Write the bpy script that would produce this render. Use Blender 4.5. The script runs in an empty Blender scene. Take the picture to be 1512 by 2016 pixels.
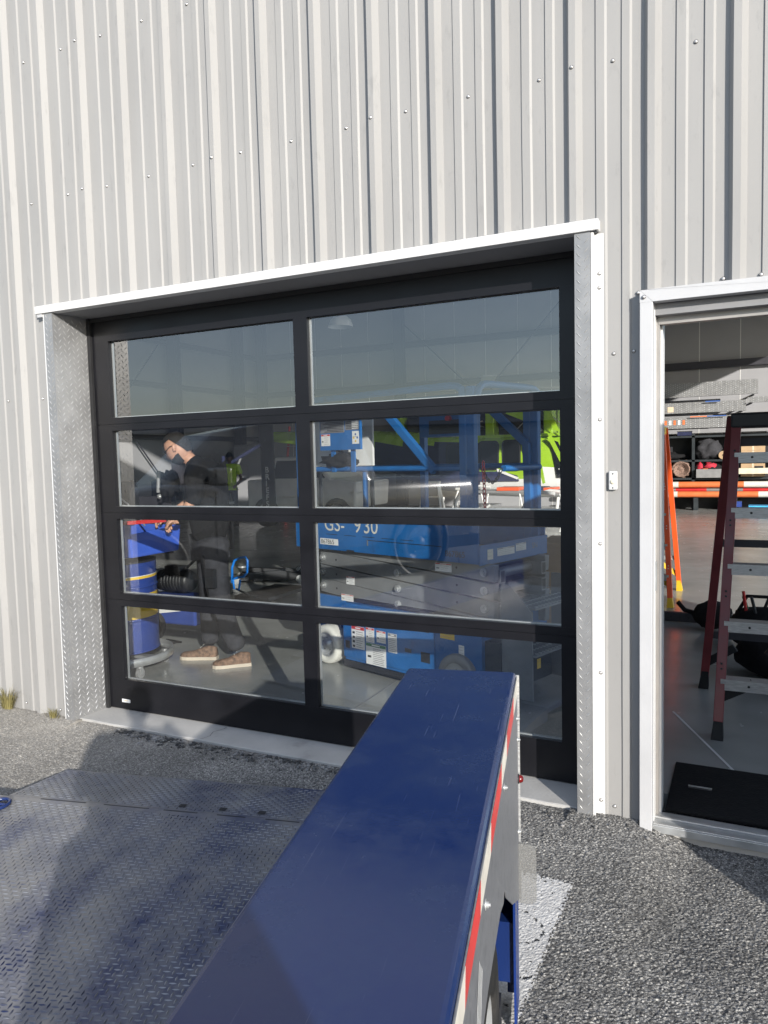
import bpy, bmesh, math, random
import numpy as np
from mathutils import Vector, Matrix, noise
random.seed(7)
sc = bpy.context.scene
COL = sc.collection

# ------------------------------------------------------------------ camera
YAW, PITCH, ROLL = 0.4526, 0.0727, -0.0243
F = Vector((-math.sin(YAW)*math.cos(PITCH), math.cos(YAW)*math.cos(PITCH), -math.sin(PITCH)))
R = Vector((math.cos(YAW), math.sin(YAW), 0)); U = R.cross(F)
R2 = R*math.cos(ROLL)+U*math.sin(ROLL); U2 = U*math.cos(ROLL)-R*math.sin(ROLL)
cd = bpy.data.cameras.new('camera'); cam = bpy.data.objects.new('camera', cd); COL.objects.link(cam)
cd.sensor_fit = 'VERTICAL'; cd.sensor_height = 24.0; cd.lens = 24.0*1473.1/2016
cd.clip_start = 0.05; cd.clip_end = 3000
m = Matrix((R2, U2, -F)).transposed().to_4x4(); m.translation = Vector((3.6898, -3.2237, 1.5582))
cam.matrix_world = m
sc.camera = cam

# ------------------------------------------------------------------ light
SUNDIR = Vector((-0.92, 1.0, -0.40)).normalized()       # way the light travels
EL = math.asin(-SUNDIR.z); AZ = math.atan2(-SUNDIR.x, -SUNDIR.y)
w = bpy.data.worlds.new('World'); sc.world = w; w.use_nodes = True
wn = w.node_tree; wn.nodes.clear()
sky = wn.nodes.new('ShaderNodeTexSky'); sky.sky_type = 'NISHITA'; sky.sun_disc = False
sky.sun_elevation = EL; sky.sun_rotation = AZ; sky.dust_density = 0.5; sky.ozone_density = 1.7
bg = wn.nodes.new('ShaderNodeBackground'); bg.inputs[1].default_value = 0.13
wo = wn.nodes.new('ShaderNodeOutputWorld')
tcw = wn.nodes.new('ShaderNodeTexCoord'); mpw = wn.nodes.new('ShaderNodeMapping'); mpw.inputs['Scale'].default_value = (1, 1, 3.5)
nzw = wn.nodes.new('ShaderNodeTexNoise'); nzw.inputs['Scale'].default_value = 2.2; nzw.inputs['Detail'].default_value = 7
rmw = wn.nodes.new('ShaderNodeMapRange'); rmw.inputs[1].default_value = .35; rmw.inputs[2].default_value = .7; rmw.inputs[3].default_value = .55; rmw.inputs[4].default_value = 1.0
vsw = wn.nodes.new('ShaderNodeVectorMath'); vsw.operation = 'SCALE'; vsw.inputs[0].default_value = (2.2, 2.27, 2.62)
adw = wn.nodes.new('ShaderNodeVectorMath'); adw.operation = 'ADD'
wn.links.new(tcw.outputs['Generated'], mpw.inputs[0]); wn.links.new(mpw.outputs[0], nzw.inputs['Vector']); wn.links.new(nzw.outputs[0], rmw.inputs[0])
wn.links.new(rmw.outputs[0], vsw.inputs['Scale']); wn.links.new(sky.outputs[0], adw.inputs[0]); wn.links.new(vsw.outputs[0], adw.inputs[1])
wn.links.new(adw.outputs[0], bg.inputs[0]); wn.links.new(bg.outputs[0], wo.inputs[0])
sd = bpy.data.lights.new('sun', 'SUN'); sd.energy = 4.3; sd.angle = math.radians(0.53); sd.color = (1.0, 0.955, 0.89)
so = bpy.data.objects.new('sun', sd); COL.objects.link(so)
so.rotation_euler = SUNDIR.to_track_quat('-Z', 'Y').to_euler(); so.location = (6, -8, 8)
sc.view_settings.view_transform = 'Standard'; sc.view_settings.look = 'None'
sc.view_settings.gamma = 1.0; sc.view_settings.use_curve_mapping = False
sc.view_settings.exposure = 0.66
sc.cycles.max_bounces = 8; sc.cycles.transparent_max_bounces = 16

# ------------------------------------------------------------------ materials
def new_mat(name):
    mt = bpy.data.materials.new(name); mt.use_nodes = True
    return mt, mt.node_tree, mt.node_tree.nodes['Principled BSDF']
def rgba(c): return (c[0], c[1], c[2], 1.0)
def mat(name, col, rough=0.5, metal=0.0, var=0.12, vscale=6.0, bump=0.0, bscale=80.0, spec=0.5, col2=None, c2scale=2.0,
        c2lo=0.5, c2hi=0.62, coat=0.0, stretch=None, rvar=0.08):
    """procedural paint / metal / cloth: two colours mixed by noise, roughness variation, fine bump"""
    mt, nt, p = new_mat(name); L = nt.links.new; N = nt.nodes.new
    tc = N('ShaderNodeTexCoord'); mp = N('ShaderNodeMapping'); L(tc.outputs['Object'], mp.inputs[0])
    if stretch: mp.inputs['Scale'].default_value = stretch
    n1 = N('ShaderNodeTexNoise'); n1.inputs['Scale'].default_value = vscale; n1.inputs['Detail'].default_value = 6
    L(mp.outputs[0], n1.inputs['Vector'])
    r1 = N('ShaderNodeMapRange'); r1.inputs[1].default_value = 0.3; r1.inputs[2].default_value = 0.7
    r1.inputs[3].default_value = 1-var; r1.inputs[4].default_value = 1+var
    L(n1.outputs[0], r1.inputs[0])
    base = N('ShaderNodeRGB'); base.outputs[0].default_value = rgba(col); src = base.outputs[0]
    if col2 is not None:
        n2 = N('ShaderNodeTexNoise'); n2.inputs['Scale'].default_value = c2scale; n2.inputs['Detail'].default_value = 8
        n2.inputs['Roughness'].default_value = 0.65
        L(mp.outputs[0], n2.inputs['Vector'])
        r2 = N('ShaderNodeMapRange'); r2.inputs[1].default_value = c2lo; r2.inputs[2].default_value = c2hi
        L(n2.outputs[0], r2.inputs[0])
        mx = N('ShaderNodeMixRGB'); L(r2.outputs[0], mx.inputs[0]); L(src, mx.inputs[1]); mx.inputs[2].default_value = rgba(col2)
        src = mx.outputs[0]
    mu = N('ShaderNodeVectorMath'); mu.operation = 'SCALE'; L(src, mu.inputs[0]); L(r1.outputs[0], mu.inputs['Scale'])
    L(mu.outputs[0], p.inputs['Base Color'])
    rr = N('ShaderNodeMapRange'); rr.inputs[1].default_value = 0.3; rr.inputs[2].default_value = 0.7
    rr.inputs[3].default_value = max(0.02, rough-rvar); rr.inputs[4].default_value = min(1, rough+rvar)
    L(n1.outputs[0], rr.inputs[0]); L(rr.outputs[0], p.inputs['Roughness'])
    p.inputs['Metallic'].default_value = metal; p.inputs['Specular IOR Level'].default_value = spec
    p.inputs['Coat Weight'].default_value = coat
    if bump:
        n3 = N('ShaderNodeTexNoise'); n3.inputs['Scale'].default_value = bscale; n3.inputs['Detail'].default_value = 5
        L(mp.outputs[0], n3.inputs['Vector'])
        b = N('ShaderNodeBump'); b.inputs['Strength'].default_value = bump; b.inputs['Distance'].default_value = 0.01
        L(n3.outputs[0], b.inputs['Height']); L(b.outputs[0], p.inputs['Normal'])
    return mt

M = {}
M['siding'] = mat('siding_paint', (.276, .270, .261), .55, 0, .07, 3, .02, 150, .4, (.230, .226, .219), 22, .58, .74, stretch=(1, 1, .3))
M['trim'] = mat('trim_paint', (.56, .555, .545), .45, 0, .04, 5, .02, 60, .5, (.46, .45, .43), 14, .66, .75)
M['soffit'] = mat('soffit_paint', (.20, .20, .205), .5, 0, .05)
M['frame_white'] = mat('frame_paint', (.43, .43, .435), .5, 0, .05, 5, .03, 60, .5, (.36, .35, .335), 9, .62, .75)
M['screw'] = mat('screw_zinc', (.62, .60, .58), .3, .7)
M['plate'] = mat('tread_aluminium', (.27, .27, .27), .40, .35, .10, 9, .03, 200, .5, (.22, .22, .22), 3, .5, .7)
M['tread_worn'] = mat('tread_worn', (.42, .42, .41), .34, .45, .1, 40)
M['deck_worn'] = mat('deck_worn_steel', (.22, .225, .235), .34, .4, .45, 5, 0, 80, .5, (.02, .03, .085), 3, .5, .62)
M['door_black'] = mat('door_black', (.008, .008, .010), .36, 0, .2, 4, .01, 100, .28)
M['rubber'] = mat('rubber_black', (.016, .016, .017), .7, 0, .2, 20, .1, 60, .4)
M['alu_bead'] = mat('bead_aluminium', (.55, .56, .56), .4, .6)
M['concrete'] = mat('sill_concrete', (.40, .39, .37), .75, 0, .12, 4, .15, 60, .3, (.24, .23, .22), 3.5, .55, .75)
M['blue'] = mat('trailer_blue', (.009, .024, .105), .27, 0, .12, 3, .02, 30, .5, (.022, .042, .13), 5, .60, .80, coat=.3)
M['blue_dark'] = mat('trailer_blue_frame', (.008, .028, .15), .35, 0, .15, 4, .03, 30)
M['alu'] = mat('brushed_aluminium', (.22, .225, .24), .40, .45, .15, 14, .03, 160, .5, (.14, .145, .155), 4, .5, .75, stretch=(1, 6, 6))
M['tape_red'] = mat('tape_red', (.60, .035, .03), .35, 0, .08)
M['tape_white'] = mat('tape_white', (.66, .62, .54), .4, 0, .08, 20)
M['tyre'] = mat('tyre_rubber', (.014, .014, .014), .75, 0, .3, 12, .2, 40, .3, (.035, .033, .031), 5, .55, .7)
M['lamp_red'] = mat('lamp_red', (.12, .006, .006), .15, 0, .05)
M['genie'] = mat('lift_blue', (.013, .115, .33), .34, 0, .15, 5, .03, 40, .5, (.015, .07, .19), 6, .58, .75)
M['lift_grey'] = mat('lift_grey', (.20, .208, .212), .42, .25, .12, 4, .03, 60, .5, (.17, .17, .175), 5, .55, .7)
M['dark'] = mat('dark_steel', (.02, .021, .024), .5, 0, .2)
M['black_cloth'] = mat('black_cloth', (.012, .012, .013), .9, 0, .3, 30, .4, 120, .2)
M['grey_cloth'] = mat('grey_cloth', (.045, .045, .05), .9, 0, .2, 30, .3, 120, .2)
M['trouser'] = mat('charcoal_cloth', (.035, .036, .042), .9, 0, .25, 20, .3, 90, .2)
M['skin'] = mat('skin', (.50, .27, .18), .5, 0, .06, 20)
M['skin_dark'] = mat('skin_dark', (.12, .06, .04), .5, 0, .06, 20)
M['hair'] = mat('hair', (.012, .009, .008), .7, 0, .3, 60, .6, 200)
M['lime_cloth'] = mat('lime_cloth', (.45, .68, .04), .85, 0, .1, 20, .2, 60)
M['lime'] = mat('lime_paint', (.27, .45, .02), .28, 0, .06, 3)
M['white'] = mat('white_paint', (.68, .68, .66), .4, 0, .06, 5)
M['paper'] = mat('paper', (.70, .70, .68), .6, 0, .04, 30)
M['ink'] = mat('ink', (.03, .03, .03), .6)
M['ink_grey'] = mat('ink_grey', (.20, .20, .21), .6)
M['sign_red'] = mat('print_red', (.50, .03, .02), .5)
M['sign_green'] = mat('print_green', (.02, .16, .06), .5)
M['sign_blue'] = mat('print_blue', (.03, .09, .30), .5)
M['yellow'] = mat('yellow_paint', (.65, .42, .02), .45, 0, .08)
M['orange'] = mat('orange_fibreglass', (.78, .10, .02), .38, 0, .06)
M['maroon'] = mat('maroon_fibreglass', (.19, .03, .034), .4, 0, .15, 10)
M['red'] = mat('red_paint', (.55, .03, .03), .4)
M['step_alu'] = mat('step_aluminium', (.50, .50, .49), .4, .6, .2, 30, .05, 100, stretch=(1, 8, 8))
M['drum_blue'] = mat('drum_blue', (.025, .055, .24), .35, 0, .1)
M['basin_blue'] = mat('basin_blue', (.05, .12, .55), .35, 0, .1)
M['drum_yellow'] = mat('drum_yellow', (.75, .50, .05), .4, 0, .1)
M['galv'] = mat('galvanised', (.45, .46, .46), .4, .6, .15, 12)
M['inwall'] = mat('interior_liner', (.30, .30, .31), .7, 0, .05, 1.5, .02, 20, .3)
M['insteel'] = mat('interior_steel', (.035, .034, .042), .5, 0, .15)
M['rack'] = mat('rack_steel', (.022, .028, .032), .5, 0, .15)
M['card'] = mat('cardboard', (.42, .29, .17), .8, 0, .08, 8)
M['wood'] = mat('pallet_wood', (.35, .24, .13), .8, 0, .2, 10)
M['rod_orange'] = mat('tube_orange', (.62, .16, .05), .5, 0, .08)
M['rod_white'] = mat('tube_white', (.60, .59, .53), .5, 0, .08)
M['rod_grey'] = mat('tube_grey', (.22, .22, .22), .5)
M['bag_red'] = mat('bag_red', (.42, .02, .04), .8, 0, .2, 20, .3, 60)
M['bag_brown'] = mat('bag_brown', (.20, .13, .10), .8, 0, .4, 25, .4, 60)
M['navy'] = mat('navy_cloth', (.015, .02, .06), .85, 0, .3, 20, .3, 60)
M['bright_blue'] = mat('handle_blue', (.01, .20, .70), .35)
M['sky_blue'] = mat('creeper_blue', (.05, .40, .72), .4)
M['silver'] = mat('truck_silver', (.20, .205, .21), .25, .35, .04, 2, coat=.6)
M['chrome'] = mat('chrome', (.6, .6, .6), .12, 1)
M['tinted'] = mat('tinted_window', (.008, .009, .011), .05, 0, .05, spec=.8)
M['mat_black'] = mat('mat_rubber', (.006, .006, .007), .85, 0, .3, 30, .4, 90, .2)
M['shoe'] = mat('shoe_suede', (.17, .105, .07), .8, 0, .5, 45, .3, 90)
M['shoe_sole'] = mat('shoe_sole', (.52, .45, .36), .7)
M['denim'] = mat('denim', (.04, .05, .09), .85, 0, .25, 30, .3, 120)
M['jacket'] = mat('jacket', (.03, .03, .035), .8, 0, .2, 20)
M['pebble'] = mat('pebble', (.22, .215, .21), .8, 0, .5, 9, .2, 50, .3, (.05, .05, .05), 14, .46, .54)
M['grass'] = mat('dry_grass', (.22, .19, .07), .8, 0, .4, 5)
M['ridge'] = mat('far_hills', (.07, .075, .05), .9, 0, .3, .02)
M['brass'] = mat('label_tan', (.62, .50, .36), .5)
M['beige'] = mat('plastic_beige', (.66, .60, .45), .4)
M['gasket'] = mat('frame_alu', (.32, .30, .28), .4, .4)

def sheet_glass(name, k, tint):
    mt = bpy.data.materials.new(name); mt.use_nodes = True; nt = mt.node_tree; nt.nodes.clear()
    N = nt.nodes.new; L = nt.links.new
    tr = N('ShaderNodeBsdfTransparent'); tr.inputs[0].default_value = rgba(tint)
    gl = N('ShaderNodeBsdfGlossy'); gl.inputs['Roughness'].default_value = 0.0
    gm_ = N('ShaderNodeNewGeometry'); dt_ = N('ShaderNodeVectorMath'); dt_.operation = 'DOT_PRODUCT'
    L(gm_.outputs['Incoming'], dt_.inputs[0]); L(gm_.outputs['Normal'], dt_.inputs[1])
    ab = N('ShaderNodeMath'); ab.operation = 'ABSOLUTE'; L(dt_.outputs['Value'], ab.inputs[0])
    om = N('ShaderNodeMath'); om.operation = 'SUBTRACT'; om.inputs[0].default_value = 1.0; L(ab.outputs[0], om.inputs[1])
    pw_ = N('ShaderNodeMath'); pw_.operation = 'POWER'; pw_.inputs[1].default_value = 5.0; L(om.outputs[0], pw_.inputs[0])
    fr = N('ShaderNodeMath'); fr.operation = 'MULTIPLY_ADD'; fr.inputs[1].default_value = .96; fr.inputs[2].default_value = .04; L(pw_.outputs[0], fr.inputs[0])
    nz = N('ShaderNodeTexNoise'); nz.inputs['Scale'].default_value = 1.3; nz.inputs['Detail'].default_value = 1
    tc = N('ShaderNodeTexCoord'); L(tc.outputs['Object'], nz.inputs['Vector'])
    bp = N('ShaderNodeBump'); bp.inputs['Strength'].default_value = .02; bp.inputs['Distance'].default_value = .05
    L(nz.outputs[0], bp.inputs['Height']); L(bp.outputs[0], gl.inputs['Normal'])
    mm = N('ShaderNodeMath'); mm.operation = 'MULTIPLY'; mm.inputs[1].default_value = k; mm.use_clamp = True
    L(fr.outputs[0], mm.inputs[0])
    mx = N('ShaderNodeMixShader'); L(mm.outputs[0], mx.inputs[0]); L(tr.outputs[0], mx.inputs[1]); L(gl.outputs[0], mx.inputs[2])
    o = N('ShaderNodeOutputMaterial'); L(mx.outputs[0], o.inputs[0]); return mt
M['glass'] = sheet_glass('insulated_glass', 4.2, (.93, .95, .95))

def flap_mat():
    mt = bpy.data.materials.new('cloudy_plastic'); mt.use_nodes = True; nt = mt.node_tree; nt.nodes.clear()
    N = nt.nodes.new; L = nt.links.new
    tr = N('ShaderNodeBsdfTransparent'); df = N('ShaderNodeBsdfDiffuse'); df.inputs[0].default_value = (.20, .20, .195, 1)
    nz = N('ShaderNodeTexNoise'); nz.inputs['Scale'].default_value = 30
    mr = N('ShaderNodeMapRange'); mr.inputs[3].default_value = .40; mr.inputs[4].default_value = .55; L(nz.outputs[0], mr.inputs[0])
    mx = N('ShaderNodeMixShader'); L(mr.outputs[0], mx.inputs[0]); L(tr.outputs[0], mx.inputs[1]); L(df.outputs[0], mx.inputs[2])
    o = N('ShaderNodeOutputMaterial'); L(mx.outputs[0], o.inputs[0]); return mt
M['flap'] = flap_mat()

def asphalt_mat(name, paint=False):
    """stone chips in tar: every chip its own tone, tar in the gaps, dustier towards the left of the yard"""
    mt, nt, p = new_mat(name); N = nt.nodes.new; L = nt.links.new
    tc = N('ShaderNodeTexCoord')
    wb_ = N('ShaderNodeTexNoise'); wb_.inputs['Scale'].default_value = 90; L(tc.outputs['Object'], wb_.inputs['Vector'])
    wa = N('ShaderNodeVectorMath'); wa.operation = 'MULTIPLY_ADD'; wa.inputs[1].default_value = (.012, .012, .012); L(wb_.outputs['Color'], wa.inputs[0]); L(tc.outputs['Object'], wa.inputs[2])
    v = N('ShaderNodeTexVoronoi'); v.inputs['Scale'].default_value = 160; L(wa.outputs[0], v.inputs['Vector'])
    ve = N('ShaderNodeTexVoronoi'); ve.inputs['Scale'].default_value = 160; ve.feature = 'DISTANCE_TO_EDGE'; L(wa.outputs[0], ve.inputs['Vector'])
    n = N('ShaderNodeTexNoise'); n.inputs['Scale'].default_value = 2.2; n.inputs['Detail'].default_value = 9; L(tc.outputs['Object'], n.inputs['Vector'])
    sp = N('ShaderNodeSeparateXYZ'); L(v.outputs['Color'], sp.inputs[0])
    cr = N('ShaderNodeValToRGB'); e = cr.color_ramp
    if paint:
        e.elements[0].color = (.42, .41, .395, 1); e.elements[1].color = (.58, .57, .55, 1)
    else:
        e.elements[0].color = (.05, .048, .047, 1); e.elements[1].color = (.42, .405, .37, 1)
        for q_, c_ in ((.30, (.12, .117, .112)), (.62, (.215, .21, .20)), (.86, (.33, .32, .30))): z_ = e.elements.new(q_); z_.color = rgba(c_)
    L(sp.outputs[0], cr.inputs[0])
    eg = N('ShaderNodeMapRange'); eg.inputs[1].default_value = .02; eg.inputs[2].default_value = .22; eg.inputs[3].default_value = .85 if paint else .48; L(ve.outputs['Distance'], eg.inputs[0])
    mr = N('ShaderNodeMapRange'); mr.inputs[1].default_value = .3; mr.inputs[2].default_value = .7; mr.inputs[3].default_value = .75; mr.inputs[4].default_value = 1.3
    L(n.outputs[0], mr.inputs[0])
    m1_ = N('ShaderNodeMath'); m1_.operation = 'MULTIPLY'; L(eg.outputs[0], m1_.inputs[0]); L(mr.outputs[0], m1_.inputs[1])
    sc_ = N('ShaderNodeVectorMath'); sc_.operation = 'SCALE'; L(cr.outputs[0], sc_.inputs[0]); L(m1_.outputs[0], sc_.inputs['Scale'])
    if paint: L(sc_.outputs[0], p.inputs['Base Color'])
    else:
        sx = N('ShaderNodeSeparateXYZ'); L(tc.outputs['Object'], sx.inputs[0])
        du = N('ShaderNodeMapRange'); du.inputs[1].default_value = 1.6; du.inputs[2].default_value = -.4; du.inputs[3].default_value = .02; du.inputs[4].default_value = .55; L(sx.outputs[0], du.inputs[0])
        dn = N('ShaderNodeMath'); dn.operation = 'MULTIPLY'; L(du.outputs[0], dn.inputs[0]); L(mr.outputs[0], dn.inputs[1]); dn.use_clamp = True
        mx = N('ShaderNodeMixRGB'); L(dn.outputs[0], mx.inputs[0]); L(sc_.outputs[0], mx.inputs[1]); mx.inputs[2].default_value = (.30, .275, .235, 1); L(mx.outputs[0], p.inputs['Base Color'])
    p.inputs['Roughness'].default_value = .82
    b = N('ShaderNodeBump'); b.inputs['Strength'].default_value = .2 if paint else .45; b.inputs['Distance'].default_value = .003
    L(eg.outputs[0], b.inputs['Height']); L(b.outputs[0], p.inputs['Normal'])
    return mt
M['asphalt'] = asphalt_mat('asphalt'); M['road_paint'] = asphalt_mat('road_paint', True)

def deck_mat():
    """worn blue paint over steel: the paint is worn off in tracks"""
    mt, nt, p = new_mat('worn_deck'); N = nt.nodes.new; L = nt.links.new
    tc = N('ShaderNodeTexCoord'); mp = N('ShaderNodeMapping'); mp.inputs['Scale'].default_value = (1.5, .6, 1); L(tc.outputs['Object'], mp.inputs[0])
    n = N('ShaderNodeTexNoise'); n.inputs['Scale'].default_value = 2.0; n.inputs['Detail'].default_value = 10; n.inputs['Roughness'].default_value = .62
    L(mp.outputs[0], n.inputs['Vector'])
    n2 = N('ShaderNodeTexNoise'); n2.inputs['Scale'].default_value = 26; n2.inputs['Detail'].default_value = 4; L(tc.outputs['Object'], n2.inputs['Vector'])
    ad = N('ShaderNodeMath'); ad.operation = 'MULTIPLY_ADD'; ad.inputs[1].default_value = .22; L(n2.outputs[0], ad.inputs[0]); L(n.outputs[0], ad.inputs[2])
    sx = N('ShaderNodeSeparateXYZ'); L(tc.outputs['Object'], sx.inputs[0])
    gx = N('ShaderNodeMapRange'); gx.inputs[1].default_value = -2.3; gx.inputs[2].default_value = -.6; gx.inputs[3].default_value = -.06; gx.inputs[4].default_value = .09
    L(sx.outputs[0], gx.inputs[0])
    a2 = N('ShaderNodeMath'); L(ad.outputs[0], a2.inputs[0]); L(gx.outputs[0], a2.inputs[1])
    cr = N('ShaderNodeValToRGB'); e = cr.color_ramp
    e.elements[0].position = .53; e.elements[0].color = (.27, .265, .265, 1)
    e.elements[1].position = .80; e.elements[1].color = (.012, .026, .095, 1)
    q = e.elements.new(.66); q.color = (.14, .145, .175, 1)
    L(a2.outputs[0], cr.inputs[0]); L(cr.outputs[0], p.inputs['Base Color'])
    mr = N('ShaderNodeMapRange'); mr.inputs[1].default_value = .4; mr.inputs[2].default_value = .75; mr.inputs[3].default_value = .38; mr.inputs[4].default_value = .30
    L(a2.outputs[0], mr.inputs[0]); L(mr.outputs[0], p.inputs['Roughness'])
    m2 = N('ShaderNodeMapRange'); m2.inputs[1].default_value = .5; m2.inputs[2].default_value = .68; m2.inputs[3].default_value = .45; m2.inputs[4].default_value = 0
    L(a2.outputs[0], m2.inputs[0]); L(m2.outputs[0], p.inputs['Metallic'])
    b = N('ShaderNodeBump'); b.inputs['Strength'].default_value = .15; b.inputs['Distance'].default_value = .003; L(n2.outputs[0], b.inputs['Height']); L(b.outputs[0], p.inputs['Normal'])
    return mt
M['deck'] = deck_mat()

def floor_mat():
    mt, nt, p = new_mat('polished_floor'); N = nt.nodes.new; L = nt.links.new
    tc = N('ShaderNodeTexCoord')
    n = N('ShaderNodeTexNoise'); n.inputs['Scale'].default_value = 1.4; n.inputs['Detail'].default_value = 9; L(tc.outputs['Object'], n.inputs['Vector'])
    cr = N('ShaderNodeValToRGB'); e = cr.color_ramp
    e.elements[0].position = .3; e.elements[0].color = (.25, .255, .24, 1); e.elements[1].position = .7; e.elements[1].color = (.36, .365, .345, 1)
    L(n.outputs[0], cr.inputs[0]); L(cr.outputs[0], p.inputs['Base Color'])
    n2 = N('ShaderNodeTexNoise'); n2.inputs['Scale'].default_value = 7; n2.inputs['Detail'].default_value = 6; L(tc.outputs['Object'], n2.inputs['Vector'])
    mr = N('ShaderNodeMapRange'); mr.inputs[3].default_value = .12; mr.inputs[4].default_value = .34; L(n2.outputs[0], mr.inputs[0]); L(mr.outputs[0], p.inputs['Roughness'])
    b = N('ShaderNodeBump'); b.inputs['Strength'].default_value = .04; b.inputs['Distance'].default_value = .01; L(n2.outputs[0], b.inputs['Height']); L(b.outputs[0], p.inputs['Normal'])
    return mt
M['floor'] = floor_mat()

# ------------------------------------------------------------------ mesh builder
class MB:
    def __init__(s): s.v = []; s.f = []; s.mi = []; s.ms = []; s.sm = []
    def _m(s, m):
        if m is None: m = s.ms[0] if s.ms else 'dark'
        if m not in s.ms: s.ms.append(m)
        return s.ms.index(m)
    def add(s, vs, fs, m=None, smooth=False):
        o = len(s.v); i = s._m(m); s.v += [tuple(v) for v in vs]
        for f in fs: s.f.append([a+o for a in f]); s.mi.append(i); s.sm.append(smooth)
    def box(s, x0, x1, y0, y1, z0, z1, m=None):
        s.add([(x0,y0,z0),(x1,y0,z0),(x1,y1,z0),(x0,y1,z0),(x0,y0,z1),(x1,y0,z1),(x1,y1,z1),(x0,y1,z1)],
              [(0,3,2,1),(4,5,6,7),(0,1,5,4),(1,2,6,5),(2,3,7,6),(3,0,4,7)], m)
        return s
    def beam(s, p, q, wx, wz, m=None, up=(0, 0, 1)):
        """box bar from p to q, wx across, wz along 'up'"""
        p = Vector(p); q = Vector(q); d = (q-p).normalized(); up = Vector(up)
        if abs(d.dot(up)) > .99: up = Vector((0, 1, 0))
        a = d.cross(up).normalized(); b = a.cross(d).normalized(); vs = []
        for e in (p, q):
            for i, j in ((-1,-1),(1,-1),(1,1),(-1,1)): vs.append(e+a*(i*wx/2)+b*(j*wz/2))
        s.add(vs, [(0,1,2,3)[::-1],(4,5,6,7),(0,1,5,4),(1,2,6,5),(2,3,7,6),(3,0,4,7)][0:6], m); return s
    def tube(s, pts, r, m=None, n=8, closed=False, cap=True):
        pts = [Vector(p) for p in pts]; rs = r if isinstance(r, (list, tuple)) else [r]*len(pts)
        k = len(pts); vs = []; ref = None
        for i, p in enumerate(pts):
            if closed: d = pts[(i+1) % k]-pts[i-1]
            else: d = pts[min(i+1, k-1)]-pts[max(i-1, 0)]
            d.normalize()
            if ref is None: ref = Vector((0,0,1)) if abs(d.z) < .9 else Vector((1,0,0))
            a = d.cross(ref)
            if a.length < 1e-4: a = d.cross(Vector((0,1,0)))
            a.normalize(); b = a.cross(d).normalized(); ref = b
            for j in range(n):
                t = 2*math.pi*j/n; vs.append(p+a*(math.cos(t)*rs[i])+b*(math.sin(t)*rs[i]))
        fs = []
        for i in range(k if closed else k-1):
            for j in range(n):
                a0 = i*n+j; a1 = i*n+(j+1) % n; b0 = ((i+1) % k)*n+j; b1 = ((i+1) % k)*n+(j+1) % n
                fs.append((a0, b0, b1, a1))
        s.add(vs, fs, m, True)
        if cap and not closed:
            s.add(vs[:n], [tuple(range(n))], m); s.add(vs[-n:], [tuple(range(n))[::-1]], m)
        return s
    def cyl(s, c, axis, r, h, m=None, n=20, r2=None, smooth=True):
        c = Vector(c); ax = Vector(axis).normalized()
        return s.tube([c, c+ax*h], [r, r if r2 is None else r2], m, n)
    def lathe(s, c, axis, prof, m=None, n=24):
        """prof: list of (radius, distance along the axis)"""
        c = Vector(c); ax = Vector(axis).normalized(); ref = Vector((0,0,1)) if abs(ax.z) < .9 else Vector((1,0,0))
        a = ax.cross(ref).normalized(); b = a.cross(ax).normalized(); vs = []
        for r, h in prof:
            for j in range(n):
                t = 2*math.pi*j/n; vs.append(c+ax*h+a*(math.cos(t)*r)+b*(math.sin(t)*r))
        fs = [(i*n+j, (i+1)*n+j, (i+1)*n+(j+1) % n, i*n+(j+1) % n) for i in range(len(prof)-1) for j in range(n)]
        s.add(vs, fs, m, True); return s
    def prism(s, poly, axis, d0, d1, m=None):
        """poly in the two other axes (cyclic order), extruded along axis 'x','y' or 'z' from d0 to d1"""
        def P(u, v, d): return {'x': (d, u, v), 'y': (u, d, v), 'z': (u, v, d)}[axis]
        n = len(poly); vs = [P(u, v, d0) for u, v in poly]+[P(u, v, d1) for u, v in poly]
        fs = [tuple(range(n))[::-1], tuple(range(n, 2*n))]+[(i, (i+1) % n, n+(i+1) % n, n+i) for i in range(n)]
        s.add(vs, fs, m); return s
    def blob(s, c, r, m=None, seed=0, rough=.25, n=2, fs=2.0):
        bm = bmesh.new(); bmesh.ops.create_icosphere(bm, subdivisions=n, radius=1); c = Vector(c)
        vs = []
        for v in bm.verts:
            k = 1+rough*noise.noise(v.co*fs+Vector((seed*7.3, seed*3.1, seed)))*2
            vs.append((c.x+v.co.x*r[0]*k, c.y+v.co.y*r[1]*k, c.z+v.co.z*r[2]*k))
        fs_ = [tuple(v.index for v in f.verts) for f in bm.faces]; bm.free(); s.add(vs, fs_, m, True); return s
    def mesh(s, name):
        me = bpy.data.meshes.new(name); me.from_pydata(s.v, [], s.f)
        for k in (s.ms or ['dark']): me.materials.append(M[k])
        me.polygons.foreach_set('material_index', s.mi); me.polygons.foreach_set('use_smooth', s.sm); me.update()
        bm = bmesh.new(); bm.from_mesh(me); bmesh.ops.recalc_face_normals(bm, faces=bm.faces) if len(s.f) < 6000 else None
        bm.to_mesh(me); bm.free(); return me

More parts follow.
